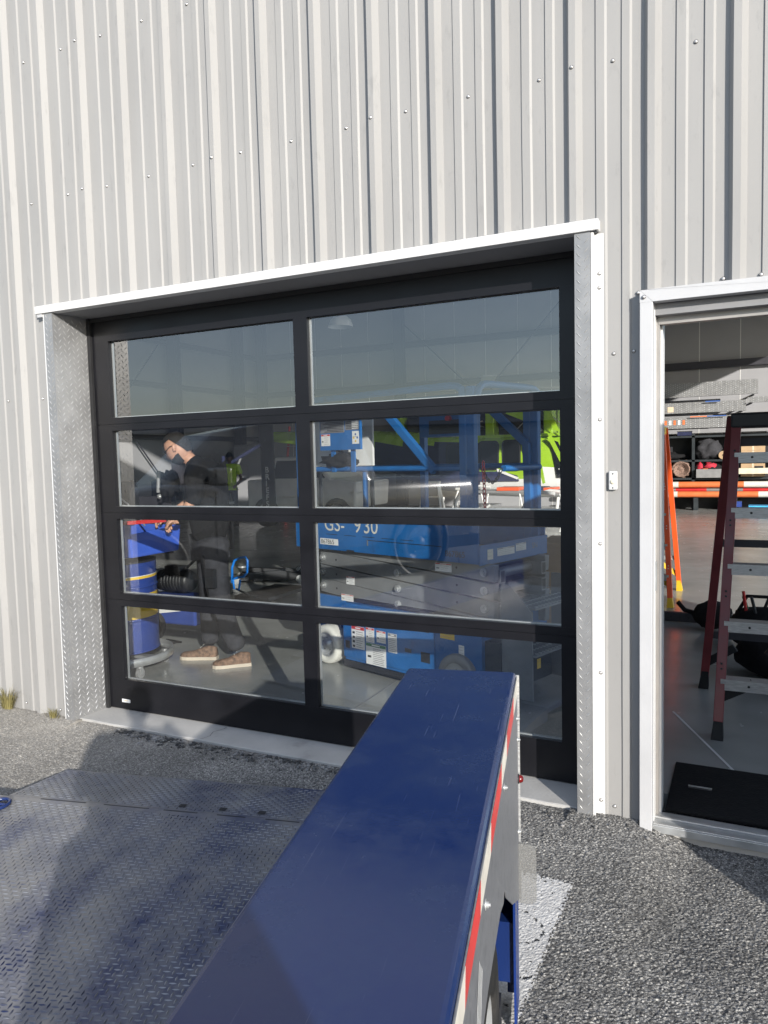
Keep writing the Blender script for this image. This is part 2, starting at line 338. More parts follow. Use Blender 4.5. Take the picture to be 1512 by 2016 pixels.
def put(name, mesh, parent=None, loc=(0,0,0), rot=(0,0,0), bevel=0, seg=2):
    if isinstance(mesh, MB): mesh = mesh.mesh(name)
    o = bpy.data.objects.new(name, mesh); COL.objects.link(o); o.location = loc; o.rotation_euler = rot
    if parent is not None: o.parent = parent
    if bevel:
        b = o.modifiers.new('bevel', 'BEVEL'); b.width = bevel; b.segments = seg; b.limit_method = 'ANGLE'; b.angle_limit = math.radians(40)
    return o
def tag(o, label, cat, group=None):
    o['label'] = label; o['category'] = cat
    if group: o['group'] = group
    return o
def thing(name, label, cat, loc=(0,0,0), rot=(0,0,0), group=None):
    o = bpy.data.objects.new(name, None); COL.objects.link(o); o.location = loc; o.rotation_euler = rot
    o.empty_display_size = .1
    return tag(o, label, cat, group)
def struct(o): o['kind'] = 'structure'; return o
def stuff(o): o['kind'] = 'stuff'; return o
def text_mesh(s_, size, depth, m, bold=0.0):
    cu = bpy.data.curves.new('lettering', 'FONT'); cu.body = s_; cu.size = size; cu.extrude = depth; cu.offset = bold
    o = bpy.data.objects.new('lettering', cu); COL.objects.link(o)
    dg = bpy.context.evaluated_depsgraph_get(); me = bpy.data.meshes.new_from_object(o.evaluated_get(dg))
    bpy.data.objects.remove(o); me.materials.clear(); me.materials.append(M[m]); return me

# ================================================================== GROUND
def gh(x, y):
    """height of the asphalt"""
    t = min(max((x-3.28)/.25, 0), 1); h = -.014-.05*t*t*(3-2*t)*min(max((y+1.2)/1.0, 0), 1)
    h += .016*max(0, 1-abs(y+.03)/.12)*(1-t)*(1 if (x < 0.02 or x > 3.0) else .1)
    h += .006*noise.noise(Vector((x*2.1, y*2.1, 3)))
    return h
def grain(x, y):
    d = noise.voronoi(Vector((x*120, y*120, 0)))[0]
    return .0060*(.45-min(d[0], .9))+.0030*noise.noise(Vector((x*150, y*150, 1)))
def ground_patch(x0, x1, y0, y1, s_):
    nx = int((x1-x0)/s_); ny = int((y1-y0)/s_)
    vs = []
    for j in range(ny+1):
        for i in range(nx+1):
            x = x0+(x1-x0)*i/nx; y = y0+(y1-y0)*j/ny
            vs.append((x, y, gh(x, y)+grain(x, y)))
    fs = [(j*(nx+1)+i, j*(nx+1)+i+1, (j+1)*(nx+1)+i+1, (j+1)*(nx+1)+i) for j in range(ny) for i in range(nx)]
    return vs, fs
def raw(name, vs, fs, mats, smooth=False):
    me = bpy.data.meshes.new(name); me.from_pydata(vs, [], fs)
    for k in mats: me.materials.append(M[k])
    if smooth: me.polygons.foreach_set('use_smooth', [True]*len(fs))
    me.update(); return me
# far sheet to the horizon (a shallow plane below the modelled patches)
g = MB(); g.add([(-900,-900,-.085),(900,-900,-.085),(900,900,-.085),(-900,900,-.085)], [(0,1,2,3)], 'asphalt')
struct(put('ground', g))
for k, (a0, a1, b0, b1) in enumerate([(-2.4, 1.75, -1.75, -.001), (1.75, 2.95, -.62, -.001), (2.95, 4.75, -2.6, -.001)]):
    vs, fs = ground_patch(a0, a1, b0, b1, .0062)
    struct(put('asphalt_pavement', raw('asphalt_pavement', vs, fs, ['asphalt'])))
gs = MB()
gs.box(-8, -2.4, -12, -.001, -.08, -.016, 'asphalt'); gs.box(4.75, 14, -12, -.001, -.08, -.016, 'asphalt')
gs.box(-2.4, 1.75, -12, -1.75, -.08, -.017, 'asphalt'); gs.box(1.75, 2.95, -12, -.62, -.08, -.018, 'asphalt'); gs.box(2.95, 4.75, -12, -2.6, -.08, -.02, 'asphalt')
struct(put('pavement', gs))
# painted stripe: follows the asphalt, worn through along cracks
vs, fs, st = [], [], .0045
nx = int(.41/st); ny = int(1.5/st)
for j in range(ny+1):
    for i in range(nx+1):
        x = 2.75+.385*i/nx; y = -2.1+1.53*j/ny
        vs.append((x, y, gh(x, y)+.45*grain(x, y)+.0034))
for j in range(ny):
    for i in range(nx):
        x = 2.75+.385*i/nx; y = -2.1+1.53*j/ny
        e = min(3.135-x, -.57-y)
        edge = e < .010 and noise.noise(Vector((x*90, y*90, 8))) > .0
        crack = abs(noise.noise(Vector((x*3.0+2, y*5.0, 5)))) < .035 and noise.noise(Vector((x*75, y*75, 2))) > .12
        chip = noise.noise(Vector((x*85, y*85, 4))) > .70-.32*max(0, 1-e/.05)
        if not (edge or crack or chip): fs.append((j*(nx+1)+i, j*(nx+1)+i+1, (j+1)*(nx+1)+i+1, (j+1)*(nx+1)+i))
struct(put('painted_stripe', raw('painted_stripe', vs, fs, ['road_paint'])))
# far low hills, seen only as a reflection in the panes
hl = MB(); vs = []; fs = []
for i in range(97):
    t = 2*math.pi*i/96
    for rr, q in ((420, 0), (520, 1), (640, .3)):
        h = (16+12*noise.noise(Vector((math.cos(t)*4, math.sin(t)*4, 1))))*q
        vs.append((rr*math.cos(t), rr*math.sin(t), h-.2))
for i in range(96):
    for k in (0, 1): fs.append((i*3+k, i*3+k+1, i*3+k+4, i*3+k+3))
hl.add(vs, fs, 'ridge', True); struct(put('hills', hl))
# loose stones along the edge of the sill and the wall
pb = MB()
def stone_at(x, y, r, k): pb.blob((x, y, gh(x, y)+r*.3), (r, r*random.uniform(.6, 1), r*random.uniform(.45, .8)), 'pebble', k, .35, 1)
for k in range(230):
    x = random.uniform(.5, 2.2) if k < 150 else random.choice([random.uniform(2.9, 3.4), random.uniform(3.3, 4.3)])
    y = -.02-abs(random.gauss(0, .07)); stone_at(x, y, random.choice([.004, .005, .006, .008, .011]) if x < 2.3 else random.choice([.004, .006, .009]), k)
for k in range(420):
    x = random.uniform(.35, 2.3); stone_at(x, -.02-abs(random.gauss(0, .045)), random.choice([.005, .006, .008, .010, .013]), k+900)
for k in range(160): stone_at(random.uniform(2.95, 4.4), random.uniform(-2.2, -.05), random.uniform(.003, .006), k+300)
stuff(tag(put('loose_gravel', pb), 'loose broken stones lying along the sill and the wall foot', 'gravel'))
# dry grass tufts at the foot of the wall, left
def tuft(name, x, y, n, h, label):
    t = MB()
    for k in range(n):
        a = random.uniform(0, 6.28); l = h*random.uniform(.4, 1); b = random.uniform(.2, 1.1)*l; r = random.uniform(0, .05)
        p0 = Vector((r*math.cos(a), r*math.sin(a)*.5, 0)); p1 = p0+Vector((math.cos(a)*b*.4, math.sin(a)*b*.25, l*.6)); p2 = p0+Vector((math.cos(a)*b, math.sin(a)*b*.5, l*random.uniform(.55, 1)))
        wv = Vector((-math.sin(a), math.cos(a), 0))*.0016
        t.add([p0-wv, p0+wv, p1+wv*.8, p1-wv*.8, p2], [(0,1,2,3), (3,2,4)], 'grass')
    return tag(put(name, t, None, (x, y, gh(x, y))), label, 'grass tuft', 'dry grass tufts at the wall foot')
tuft('grass_tuft', -.60, -.04, 210, .19, 'larger dry yellow grass tuft at the wall foot, leftmost')
tuft('grass_tuft', -.17, -.05, 80, .07, 'small dry grass tuft beside the left diamond plate jamb')

# ================================================================== BUILDING
S = .3048
bld = thing('hangar_building', 'light grey ribbed metal hangar wall with white trims around its doors', 'building')
def prof(x0, x1):
    """R-panel profile y(x) between x0 and x1"""
    pts = []
    k0 = int(math.floor(x0/S))-1; k1 = int(math.ceil(x1/S))+1
    for k in range(k0, k1+1):
        o = k*S
        pts += [(o-.042, 0), (o-.027, -.031), (o, -.031), (o+.022, 0), (o+.075, 0), (o+.0765, -.0062), (o+.110, -.0062), (o+.119, 0),
                (o+.176, 0), (o+.1775, -.0062), (o+.207, -.0062), (o+.216, 0)]
    out = []
    def yat(x):
        for (a, b), (c, d) in zip(pts[:-1], pts[1:]):
            if a <= x <= c: return b+(d-b)*(x-a)/(c-a) if c > a else b
        return 0
    out.append((x0, yat(x0))); out += [p for p in pts if x0+1e-4 < p[0] < x1-1e-4]; out.append((x1, yat(x1)))
    return out
openings = [(-.066, 3.105, 2.50), (3.30, 4.33, 2.19)]
WX0, WX1, WTOP = -2.48, 6.66, 5.6
def wall_panel(x0, x1, k):
    cuts = sorted({x0, x1} | {c for o in openings for c in o[:2] if x0 < c < x1})
    mb = MB()
    for a, b in zip(cuts[:-1], cuts[1:]):
        zb = -.03
        for o in openings:
            if a >= o[0]-1e-4 and b <= o[1]+1e-4: zb = o[2]
        p = prof(a, b); nz = max(2, int((WTOP-zb)/.14)); n = len(p); vs = []
        for j in range(nz+1):
            z = zb+(WTOP-zb)*j/nz
            for (x, y) in p:
                wv = .0022*noise.noise(Vector((x*1.2, z*1.1, 4)))*(1 if a < x < b else 0)
                amp = 1+.10*noise.noise(Vector((round(x/S)*3.1, z*.9, 9)))
                vs.append((x+wv+(.0016*noise.noise(Vector((round(x/S)*5.7, z*1.7, 1))) if a < x < b else 0), y*amp+.0012*noise.noise(Vector((x*7, z*2.2, 0))), z))
        fs = [(j*n+i, j*n+i+1, (j+1)*n+i+1, (j+1)*n+i) for j in range(nz) for i in range(n-1)]
        mb.add(vs, fs, 'siding')
    return put('wall_panel', mb, bld)
k = 0; xs = -2.464
x = xs
while x < 6.6:
    wall_panel(x, x+3*S, k); x += 3*S; k += 1
# screws
scr = MB(); scr.lathe((0,0,0), (0,-1,0), [(.0095,0),(.0095,.0012),(.0065,.002)], 'rubber', 12)
scr.lathe((0,0,0), (0,-1,0), [(.0085,.001),(.0075,.0025),(.0052,.0028),(.0052,.0068),(.004,.0078),(0.0001,.0078)], 'screw', 8)
for i_, v_ in enumerate(scr.v): scr.v[i_] = (v_[0]*.82, v_[1]*.85, v_[2]*.82)
scr_me = scr.mesh('screw')
def in_open(x, z): return any(o[0]-.03 < x < o[1]+.03 and z < o[2]+.03 for o in openings)
for zr in (3.92, 3.115, 1.965, .037):
    for kx in range(-7, 14):
        x = .145+S*kx
        if not in_open(x, zr): put('screw', scr_me, bld, (x+random.uniform(-.004, .004), -.001, zr+random.uniform(-.005, .005)), (0, random.uniform(0, 1), 0))
    for kx in range(-3, 4):
        x = .262+3*S*kx
        if not in_open(x+.03, zr): put('screw', scr_me, bld, (x+.027, -.0325, zr+random.uniform(-.005, .005)))
for z in (2.29, 2.233, 1.694, 1.174, .62, .06): put('screw', scr_me, bld, (3.136, -.0085, z))
put('screw', scr_me, bld, (3.27, -.001, 1.965)); put('screw', scr_me, bld, (3.288, -.006, 2.195)); put('screw', scr_me, bld, (3.316, -.063, 2.165))
for x in np.arange(.06, 3.1, .1524): put('screw', scr_me, bld, (float(x), -.006, 2.507))
for x in (3.60, 3.73, 3.9): put('screw', scr_me, bld, (x, -.006, 2.212))
# header trim over the glass door, soffit, jamb cladding
h = MB(); h.box(-.128, 3.139, -.052, .006, 2.456, 2.501, 'trim'); put('header_trim', h, bld, bevel=.003)
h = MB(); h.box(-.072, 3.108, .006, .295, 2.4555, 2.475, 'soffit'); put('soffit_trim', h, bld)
h = MB(); h.box(-.118, -.077, -.044, -.009, 2.437, 2.4555, 'frame_white'); put('trim_end', h, bld)
h = MB(); h.box(3.119, 3.130, -.04, -.009, 2.4505, 2.4555, 'dark'); put('trim_end', h, bld)
for x0, x1 in ((-.066, 0.0), (3.041, 3.105)):
    h = MB(); h.box(x0, x1, -.040, -.036, -.03, 2.4555, 'plate'); put('jamb_plate', h, bld)
h = MB(); h.box(-.003, 0.0, -.036, .2285, -.02, 2.4555, 'plate'); put('jamb_plate', h, bld)
h = MB(); h.box(3.041, 3.044, -.036, .2285, -.02, 2.4555, 'plate'); put('jamb_plate', h, bld)
h = MB(); h.box(-.076, -.067, -.0385, .002, -.03, 2.452, 'trim'); put('jamb_trim', h, bld)
h = MB(); h.box(-.105, -.076, -.008, -.003, -.03, 2.452, 'trim'); put('jamb_trim', h, bld)
h = MB(); h.box(3.106, 3.118, -.0385, .002, -.03, 2.452, 'trim'); put('jamb_trim', h, bld, bevel=.002)
h = MB(); h.box(3.118, 3.153, -.0085, -.003, -.03, 2.45, 'trim'); put('jamb_trim', h, bld)
# raised lozenges of the tread plate
def lozenge(c, u, v, n_, ang, l=.0160, wd=.0023, hgt=.0022):
    d = u*math.cos(ang)+v*math.sin(ang); e = -u*math.sin(ang)+v*math.cos(ang); c = Vector(c)
    return [c-d*l, c-e*wd-d*l*.2, c+e*wd-d*l*.2, c-e*wd+d*l*.2, c+e*wd+d*l*.2, c+d*l, c+n_*hgt-d*l*.45, c+n_*hgt+d*l*.45], \
        [(0,1,6),(0,6,2),(1,3,7,6),(2,6,7,4),(3,5,7),(4,7,5)]
def tread(mb, o, u, v, n_, W, H, m, cp=.032, rp=.036, **kw):
    u = Vector(u); v = Vector(v); n_ = Vector(n_); o = Vector(o)
    for i in range(int(W/cp)+1):
        x = cp*(i+.5)
        if x > W-.004: continue
        for j in range(int(H/rp)+1):
            y = rp*(j+(.5 if i % 2 else 0)+.3)
            if y > H-.01: continue
            a, b = lozenge(o+u*x+v*y+n_*.0002, u, v, n_, (.87 if i % 2 else -.87), **kw); mb.add(a, b, m)
t = MB(); tread(t, (-.066, -.040, -.02), (1,0,0), (0,0,1), (0,-1,0), .066, 2.47, 'tread_worn'); tread(t, (3.041, -.040, -.02), (1,0,0), (0,0,1), (0,-1,0), .066, 2.47, 'tread_worn')
tread(t, (0, -.036, 0), (0,1,0), (0,0,1), (1,0,0), .262, 2.45, 'tread_worn')
stuff(put('tread_pattern', t, bld))
# interior liner of the front wall
h = MB()
for x0, x1, z0 in ((-12, -.004, -.02), (3.045, 3.34, -.02), (4.29, 7.3, -.02)): h.box(x0, x1, .17, .2285, z0, 6.5, 'inwall')
h.box(-.004, 3.045, .17, .2285, 2.476, 6.5, 'inwall'); h.box(3.34, 4.29, .17, .2285, 2.16, 6.5, 'inwall')
h.box(-12, -2.46, .0, .17, -.02, 6.5, 'siding'); h.box(6.66, 7.3, .0, .17, -.02, 6.5, 'siding'); h.box(-2.5, 6.7, .03, .06, 5.5, 6.5, 'siding')
put('liner', h, bld)
h = MB(); h.box(-12, 7.3, 18.9, 19.0, -.02, 7.2, 'inwall'); put('back_wall', h, bld)
h = MB(); h.box(-12, -11.9, .2, 19, -.02, 7.2, 'inwall'); put('side_wall', h, bld)
h = MB(); h.box(7.2, 7.3, .2, 19, 5.3, 7.2, 'inwall'); h.box(7.2, 7.3, .2, .5, -.02, 5.3, 'inwall'); h.box(7.2, 7.3, 18.3, 18.9, -.02, 5.3, 'inwall'); put('side_wall', h, bld)
h = MB(); h.box(-12, 7.3, .0, 19.1, 7.2, 7.3, 'inwall'); put('roof', h, bld)
seam = MB()
for i in range(19): seam.box(-11.5+i*1.0-.008, -11.5+i*1.0+.008, 18.893, 18.899, 0, 7.2, 'white')
put('wall_seam', seam, bld)
for z in (2.3, 3.82, 5.1, 6.5):
    g_ = MB(); g_.box(-11.9, 7.2, 18.70, 18.9, z-.09, z+.09, 'insteel'); put('girt', g_, bld)
    g_ = MB(); g_.box(-11.9, -11.72, .3, 18.7, z-.07, z+.07, 'insteel'); put('girt', g_, bld)
for x, y in ((-11.55, 4), (-11.55, 9.5), (-11.55, 14.2), (-11.55, 17.3), (-11.45, 18.5), (-6.2, 18.5), (-.6, 18.5), (5.2, 18.5)):
    c = MB(); c.box(x-.15, x+.15, y-.13, y-.11, 0, 7.1, 'insteel'); c.box(x-.15, x+.15, y+.11, y+.13, 0, 7.1, 'insteel'); c.box(x-.01, x+.01, y-.11, y+.11, 0, 7.1, 'insteel'); put('column', c, bld)
for y in (4, 9.5, 14.2):
    c = MB(); c.box(-11.9, 7.2, y-.1, y+.1, 6.5, 6.95, 'insteel'); put('roof_beam', c, bld)
for x in (-9, -5.5, -2, 1.5, 5):
    c = MB(); c.box(x-.05, x+.05, .3, 18.7, 6.96, 7.16, 'insteel'); put('roof_beam', c, bld)
for p, q in (((-5.95, 18.4, 5.65), (-3.6, 18.4, 3.4)), ((-5.95, 18.4, .6), (-1, 18.4, 6.0)), ((-11.6, 9.6, .5), (-11.6, 14.1, 5.5)), ((-11.6, 14.1, .5), (-11.6, 9.6, 5.5))):
    c = MB(); c.tube([p, q], .022, 'insteel', 6); put('brace', c, bld)
# concrete sill (the slab edge) and inner floor
s_ = MB(); pts = [(-.066, .0), (3.105, .0)]
nn = 60; vs = []
for i in range(nn+1):
    x = -.0+3.041*i/nn; yy = .004+.006*noise.noise(Vector((x*6, 0, 0)))+.004*noise.noise(Vector((x*31, 0, 0)))
    vs += [(x, yy, -.06), (x, yy, -.003), (x, yy+.006, 0), (x, .30, 0)]
fs = [(i*4+k, (i+1)*4+k, (i+1)*4+k+1, i*4+k+1) for i in range(nn) for k in range(3)]
s_.add(vs, fs, 'concrete'); s_.box(-.5, -.066, .002, .1, -.06, -.004, 'concrete'); s_.box(3.041, 4.5, -.006, .10, -.09, -.004, 'concrete')
struct(put('concrete_sill', s_))
cr_ = MB(); pp = [(.93, .012), (.95, .07), (.925, .13), (.955, .19), (.95, .225)]
for a, b in zip(pp[:-1], pp[1:]): cr_.add([(a[0], a[1], .0012), (a[0]+.003, a[1], .0012), (b[0]+.003, b[1], .0012), (b[0], b[1], .0012)], [(0,1,2,3)], 'dark')
struct(put('sill_crack', cr_))
fl = MB(); fl.box(-12, 7.3, .30, 18.9, -.1, .0, 'floor'); fl.box(7.3, 30, -5, 30, -.1, -.012, 'concrete')
struct(put('interior_floor', fl))
jt = MB()
for x in (-9, -5.5, -2, 1.5, 5): jt.box(x-.004, x+.004, .4, 18.8, .0005, .002, 'ink_grey')
for y in (3.9, 7.4, 10.9, 14.4): jt.box(-11.8, 7, y-.004, y+.004, .0005, .0021, 'ink_grey')
jt.add([(3.30, 1.45, .0022), (3.31, 1.46, .0022), (3.66, .66, .0022), (3.65, .65, .0022)], [(0,1,2,3)], 'white')
struct(put('floor_joint', jt))
# doorbell
db = thing('door_bell', 'small white plastic push button box screwed to the wall between the doors', 'doorbell', (3.190, -.001, 1.440))
h = MB(); h.box(-.017, .017, -.022, 0, -.039, .039, 'trim'); put('housing', h, db, bevel=.005)
h = MB(); h.lathe((0, -.022, -.005), (0,-1,0), [(.010,0),(.010,.003),(.006,.005),(.0001,.0055)], 'beige', 16); put('button', h, db)
for z in (.028, -.03):
    h = MB(); h.cyl((0, -.0225, z), (0,-1,0), .003, .0012, 'dark', 8); put('screw', h, db)

# ================================================================== GLASS SECTIONAL DOOR
gd = thing('glass_garage_door', 'black framed sectional glass garage door, eight panes, closed', 'garage door', (0, .23, 0))
X = (.0, .157, 1.495, 1.581, 2.916, 3.041)
secs = [(1.803, 2.4545, 1.843, 2.309), (1.256, 1.803, 1.294, 1.763), (.708, 1.256, .7485, 1.218), (.004, .708, .197, .668)]
for zb, zt, pb_, pt_ in secs:
    e = .0012
    fm = MB()
    fm.box(X[0]+.004, X[5]-.004, 0, .045, pt_, zt-e, 'door_black'); fm.box(X[0]+.004, X[5]-.004, 0, .045, zb+e, pb_, 'door_black')
    fm.box(X[0]+.004, X[1], .0004, .045, pb_, pt_, 'door_black'); fm.box(X[2], X[3], .0004, .045, pb_, pt_, 'door_black'); fm.box(X[4], X[5]-.004, .0004, .045, pb_, pt_, 'door_black')
    put('section_frame', fm, gd)
    for xa, xb in ((X[1], X[2]), (X[3], X[4])):
        gm = MB(); gm.box(xa-.004, xb+.004, .0265, .0295, pb_-.004, pt_+.004, 'glass')
        gm2 = MB(); gm2.add([(xa-.002, .027, pb_-.002), (xb+.002, .027, pb_-.002), (xb+.002, .027, pt_+.002), (xa-.002, .027, pt_+.002)], [(0,1,2,3)], 'glass')
        pane = put('glass_pane', gm2, gd)
        bd = MB(); tt = .006
        bd.box(xa, xa+tt, .030, .043, pb_, pt_, 'alu_bead'); bd.box(xb-tt, xb, .030, .043, pb_, pt_, 'alu_bead')
        bd.box(xa+tt, xb-tt, .030, .043, pb_, pb_+tt, 'alu_bead'); bd.box(xa+tt, xb-tt, .030, .043, pt_-tt, pt_, 'rubber')
        put('glazing_bead', bd, pane)
    sm_ = MB(); sm_.box(X[0]+.004, X[5]-.004, .006, .04, zb-e, zb+e, 'dark'); put('section_seam', sm_, gd)
h = MB(); h.box(.003, .028, -.018, -.001, 0, 2.4545, 'rubber'); h.box(3.022, 3.0405, -.018, -.001, 0, 2.4545, 'rubber'); h.box(.03, 3.02, -.012, -.001, 2.43, 2.4545, 'rubber'); put('weather_seal', h, gd)
st = MB(); st.box(.128, .196, -.0022, -.0005, .049, .070, 'paper'); lb = put('maker_label', st, gd)
st = MB(); st.add([(.140, -.0026, .056), (.184, -.0026, .061), (.172, -.0026, .064), (.150, -.0026, .064)], [(0,1,2,3)], 'brass'); put('print', st, lb)
# scratches taped on pane: two bright clip reflections are left to the renderer

# ================================================================== WALK DOOR (open)
wd = thing('entry_door', 'white steel door frame with its door standing open, right of the glass door', 'door', (3.30, 0, 0))
h = MB(); h.box(0, .049, -.058, .0, -.035, 2.145, 'frame_white'); put('frame_post', h, wd, bevel=.002)
h = MB(); h.prism([(0, 2.194), (0, 2.1945), (.0495, 2.1455), (.98, 2.1455), (1.03, 2.1945)], 'y', -.058, 0, 'frame_white'); put('frame_head', h, wd, bevel=.002)
h = MB(); h.prism([(0, 2.145), (.049, 2.145), (0, 2.1938)], 'y', -.0578, 0, 'frame_white'); put('frame_corner', h, wd)
h = MB(); h.box(.98, 1.03, -.058, 0, -.06, 2.145, 'frame_white'); put('frame_post', h, wd)
h = MB(); h.box(.0, .052, 0, .17, -.03, 2.145, 'trim'); h.box(.052, .064, .052, .09, -.03, 2.12, 'gasket'); h.box(.064, .072, .09, .17, -.03, 2.11, 'trim'); put('door_stop', h, wd)
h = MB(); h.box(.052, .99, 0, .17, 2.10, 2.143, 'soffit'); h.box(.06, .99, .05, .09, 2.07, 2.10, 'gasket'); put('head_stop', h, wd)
h = MB(); h.box(.978, .99, 0, .17, -.03, 2.14, 'trim'); put('door_stop', h, wd)
h = MB(); h.box(.052, .056, .02, .05, .98, 1.10, 'galv'); put('strike_plate', h, wd)
h = MB(); h.box(.05, .98, -.035, .10, -.028, .004, 'galv'); h.box(.05, .98, -.03, -.012, .004, .009, 'step_alu'); h.box(.05, .98, .03, .045, .004, .012, 'step_alu'); put('threshold', h, wd, bevel=.002)
lf = MB(); lf.box(-.91, 0, -.022, .022, .012, 2.09, 'frame_white'); lfo = put('door_leaf', lf, wd, (.995, -.06, 0), (0, 0, math.radians(94)))
h = MB(); h.box(-.86, -.83, .022, .06, .95, 1.05, 'galv'); h.tube([(-.84, .06, 1.0), (-.74, .06, 1.0)], .011, 'galv'); put('handle', h, lfo)

# ================================================================== TRAILER
TR = thing('drop_deck_trailer', 'dark blue drop deck trailer with diamond plate floor and tall fender box', 'trailer', (3.107, -1.2115, 0), (0, 0, math.atan2(.222, .975)))
def fender_mat():
    """glossy blue paint with fine scratches, dull rubbed patches and dust"""
    mt, nt, p = new_mat('scratched_blue'); N = nt.nodes.new; L = nt.links.new
    tc = N('ShaderNodeTexCoord')
    def scratch(rot, sx, sy, lo, hi):
        mp = N('ShaderNodeMapping'); mp.inputs['Rotation'].default_value = (0, 0, rot); mp.inputs['Scale'].default_value = (sx, sy, 1); L(tc.outputs['Object'], mp.inputs[0])
        n = N('ShaderNodeTexNoise'); n.inputs['Scale'].default_value = 1; n.inputs['Detail'].default_value = 3; L(mp.outputs[0], n.inputs['Vector'])
        m_ = N('ShaderNodeMapRange'); m_.inputs[1].default_value = lo; m_.inputs[2].default_value = hi; L(n.outputs[0], m_.inputs[0]); return m_.outputs[0]
    s1 = scratch(.25, 150, 3.0, .69, .73); s2 = scratch(-.5, 130, 4, .70, .74); s3 = scratch(1.3, 120, 7, .71, .75)
    n = N('ShaderNodeTexNoise'); n.inputs['Scale'].default_value = 3.5; n.inputs['Detail'].default_value = 10; n.inputs['Roughness'].default_value = .7; L(tc.outputs['Object'], n.inputs['Vector'])
    sm = N('ShaderNodeMapRange'); sm.inputs[1].default_value = .42; sm.inputs[2].default_value = .72; L(n.outputs[0], sm.inputs[0])
    sy_ = N('ShaderNodeSeparateXYZ'); L(tc.outputs['Object'], sy_.inputs[0])
    en = N('ShaderNodeMapRange'); en.inputs[1].default_value = -.9; en.inputs[2].default_value = 0; en.inputs[3].default_value = .35; en.inputs[4].default_value = 1; L(sy_.outputs[1], en.inputs[0])
    a1 = N('ShaderNodeMath'); a1.operation = 'MAXIMUM'; L(s1, a1.inputs[0]); L(s2, a1.inputs[1]); a2 = N('ShaderNodeMath'); a2.operation = 'MAXIMUM'; L(a1.outputs[0], a2.inputs[0]); L(s3, a2.inputs[1])
    a3 = N('ShaderNodeMath'); a3.operation = 'MULTIPLY'; L(a2.outputs[0], a3.inputs[0]); L(en.outputs[0], a3.inputs[1])
    a4 = N('ShaderNodeMath'); a4.operation = 'MULTIPLY'; a4.inputs[1].default_value = .32; L(a3.outputs[0], a4.inputs[0])
    m1 = N('ShaderNodeMixRGB'); m1.inputs[1].default_value = (.006, .020, .088, 1); m1.inputs[2].default_value = (.018, .036, .095, 1); L(sm.outputs[0], m1.inputs[0])
    m2 = N('ShaderNodeMixRGB'); m2.inputs[2].default_value = (.22, .25, .34, 1); L(a4.outputs[0], m2.inputs[0]); L(m1.outputs[0], m2.inputs[1])
    L(m2.outputs[0], p.inputs['Base Color'])
    rr = N('ShaderNodeMapRange'); rr.inputs[3].default_value = .15; rr.inputs[4].default_value = .38; L(sm.outputs[0], rr.inputs[0]); L(rr.outputs[0], p.inputs['Roughness'])
    b = N('ShaderNodeBump'); b.inputs['Strength'].default_value = .05; b.inputs['Distance'].default_value = .02; L(n.outputs[0], b.inputs['Height']); L(b.outputs[0], p.inputs['Normal'])
    return mt
M['scratched'] = fender_mat()
fb = MB(); fb.box(-.305, .004, -2.22, .0, .925, .95, 'scratched'); put('fender_top', fb, TR, bevel=.011, seg=3)
h = MB(); h.box(-.303, -.295, -2.22, -.006, .05, .926, 'blue'); put('fender_wall', h, TR)
h = MB(); h.box(-.300, .002, -.010, -.002, .14, .924, 'blue'); h.box(-.03, .002, -.010, -.002, .005, .14, 'blue'); h.box(-.30, .0, -.06, -.010, .14, .148, 'blue'); h.box(-.003, .005, -.07, -.0, .28, .02+.60, 'blue_dark'); put('bulkhead', h, TR)
h = MB(); h.box(-.002, .004, -.16, -.012, .0, .62, 'blue_dark'); h.box(-.11, -.10, -.2, -.012, .0, .5, 'dark'); h.box(-.28, -.115, -.36, -.34, .0, .56, 'blue_dark'); h.box(-.095, -.035, -.42, -.17, .03, .12, 'dark'); h.box(-.09, -.002, -.14, -.10, .13, .30, 'blue'); put('fender_frame', h, TR)
poly = [(-.001, .938), (-2.22, .938), (-2.22, .70), (-.95, .70), (-.68, .665), (-.60, .635), (-.575, .645), (-.55, .635), (-.52, .60), (-.30, .45), (-.001, .285)]
h = MB(); h.prism(poly, 'x', .0042, .0072, 'alu'); put('side_panel', h, TR, bevel=.0008, seg=1)
h = MB(); h.box(.0035, .0125, -.004, .001, .285, .94, 'step_alu'); put('corner_edge', h, TR)
bounds = [0, .20, .46, .62, .87, 1.045, 1.235, 1.40, 1.66, 1.82, 2.1, 2.21]
for i in range(len(bounds)-1):
    h = MB(); y1 = -bounds[i]-(.006 if i == 0 else 0); y0 = -bounds[i+1]
    h.prism([(y0, .888), (y0+.012, .936), (y1+.012 if i else y1, .936), (y1, .888)], 'x', .0074, .0079, 'tape_red' if i % 2 else 'tape_white'); put('reflective_tape', h, TR)
def bolt(x, y, z):
    b = MB(); b.lathe((x, y, z), (1,0,0), [(.009,0),(.009,.001),(.0001,.0011)], 'galv', 14); b.cyl((x+.0008, y, z), (1,0,0), .006, .0045, 'galv', 6, smooth=False); b.cyl((x+.005, y, z), (1,0,0), .003, .003, 'galv', 8)
    put('bolt', b, TR)
for y, z in ((-.55, .86), (-.97, .86), (-1.4, .86), (-.045, .83), (-.03, .765), (-.03, .50)): bolt(.0075, y, z)
h = MB(); h.lathe((.0125, -.012, .645), (1,0,0), [(.011,-.004),(.011,.002),(.008,.008),(.0001,.010)], 'lamp_red', 16); h.cyl((.0075, -.012, .645), (1,0,0), .013, .003, 'rubber', 16); put('marker_lamp', h, TR)
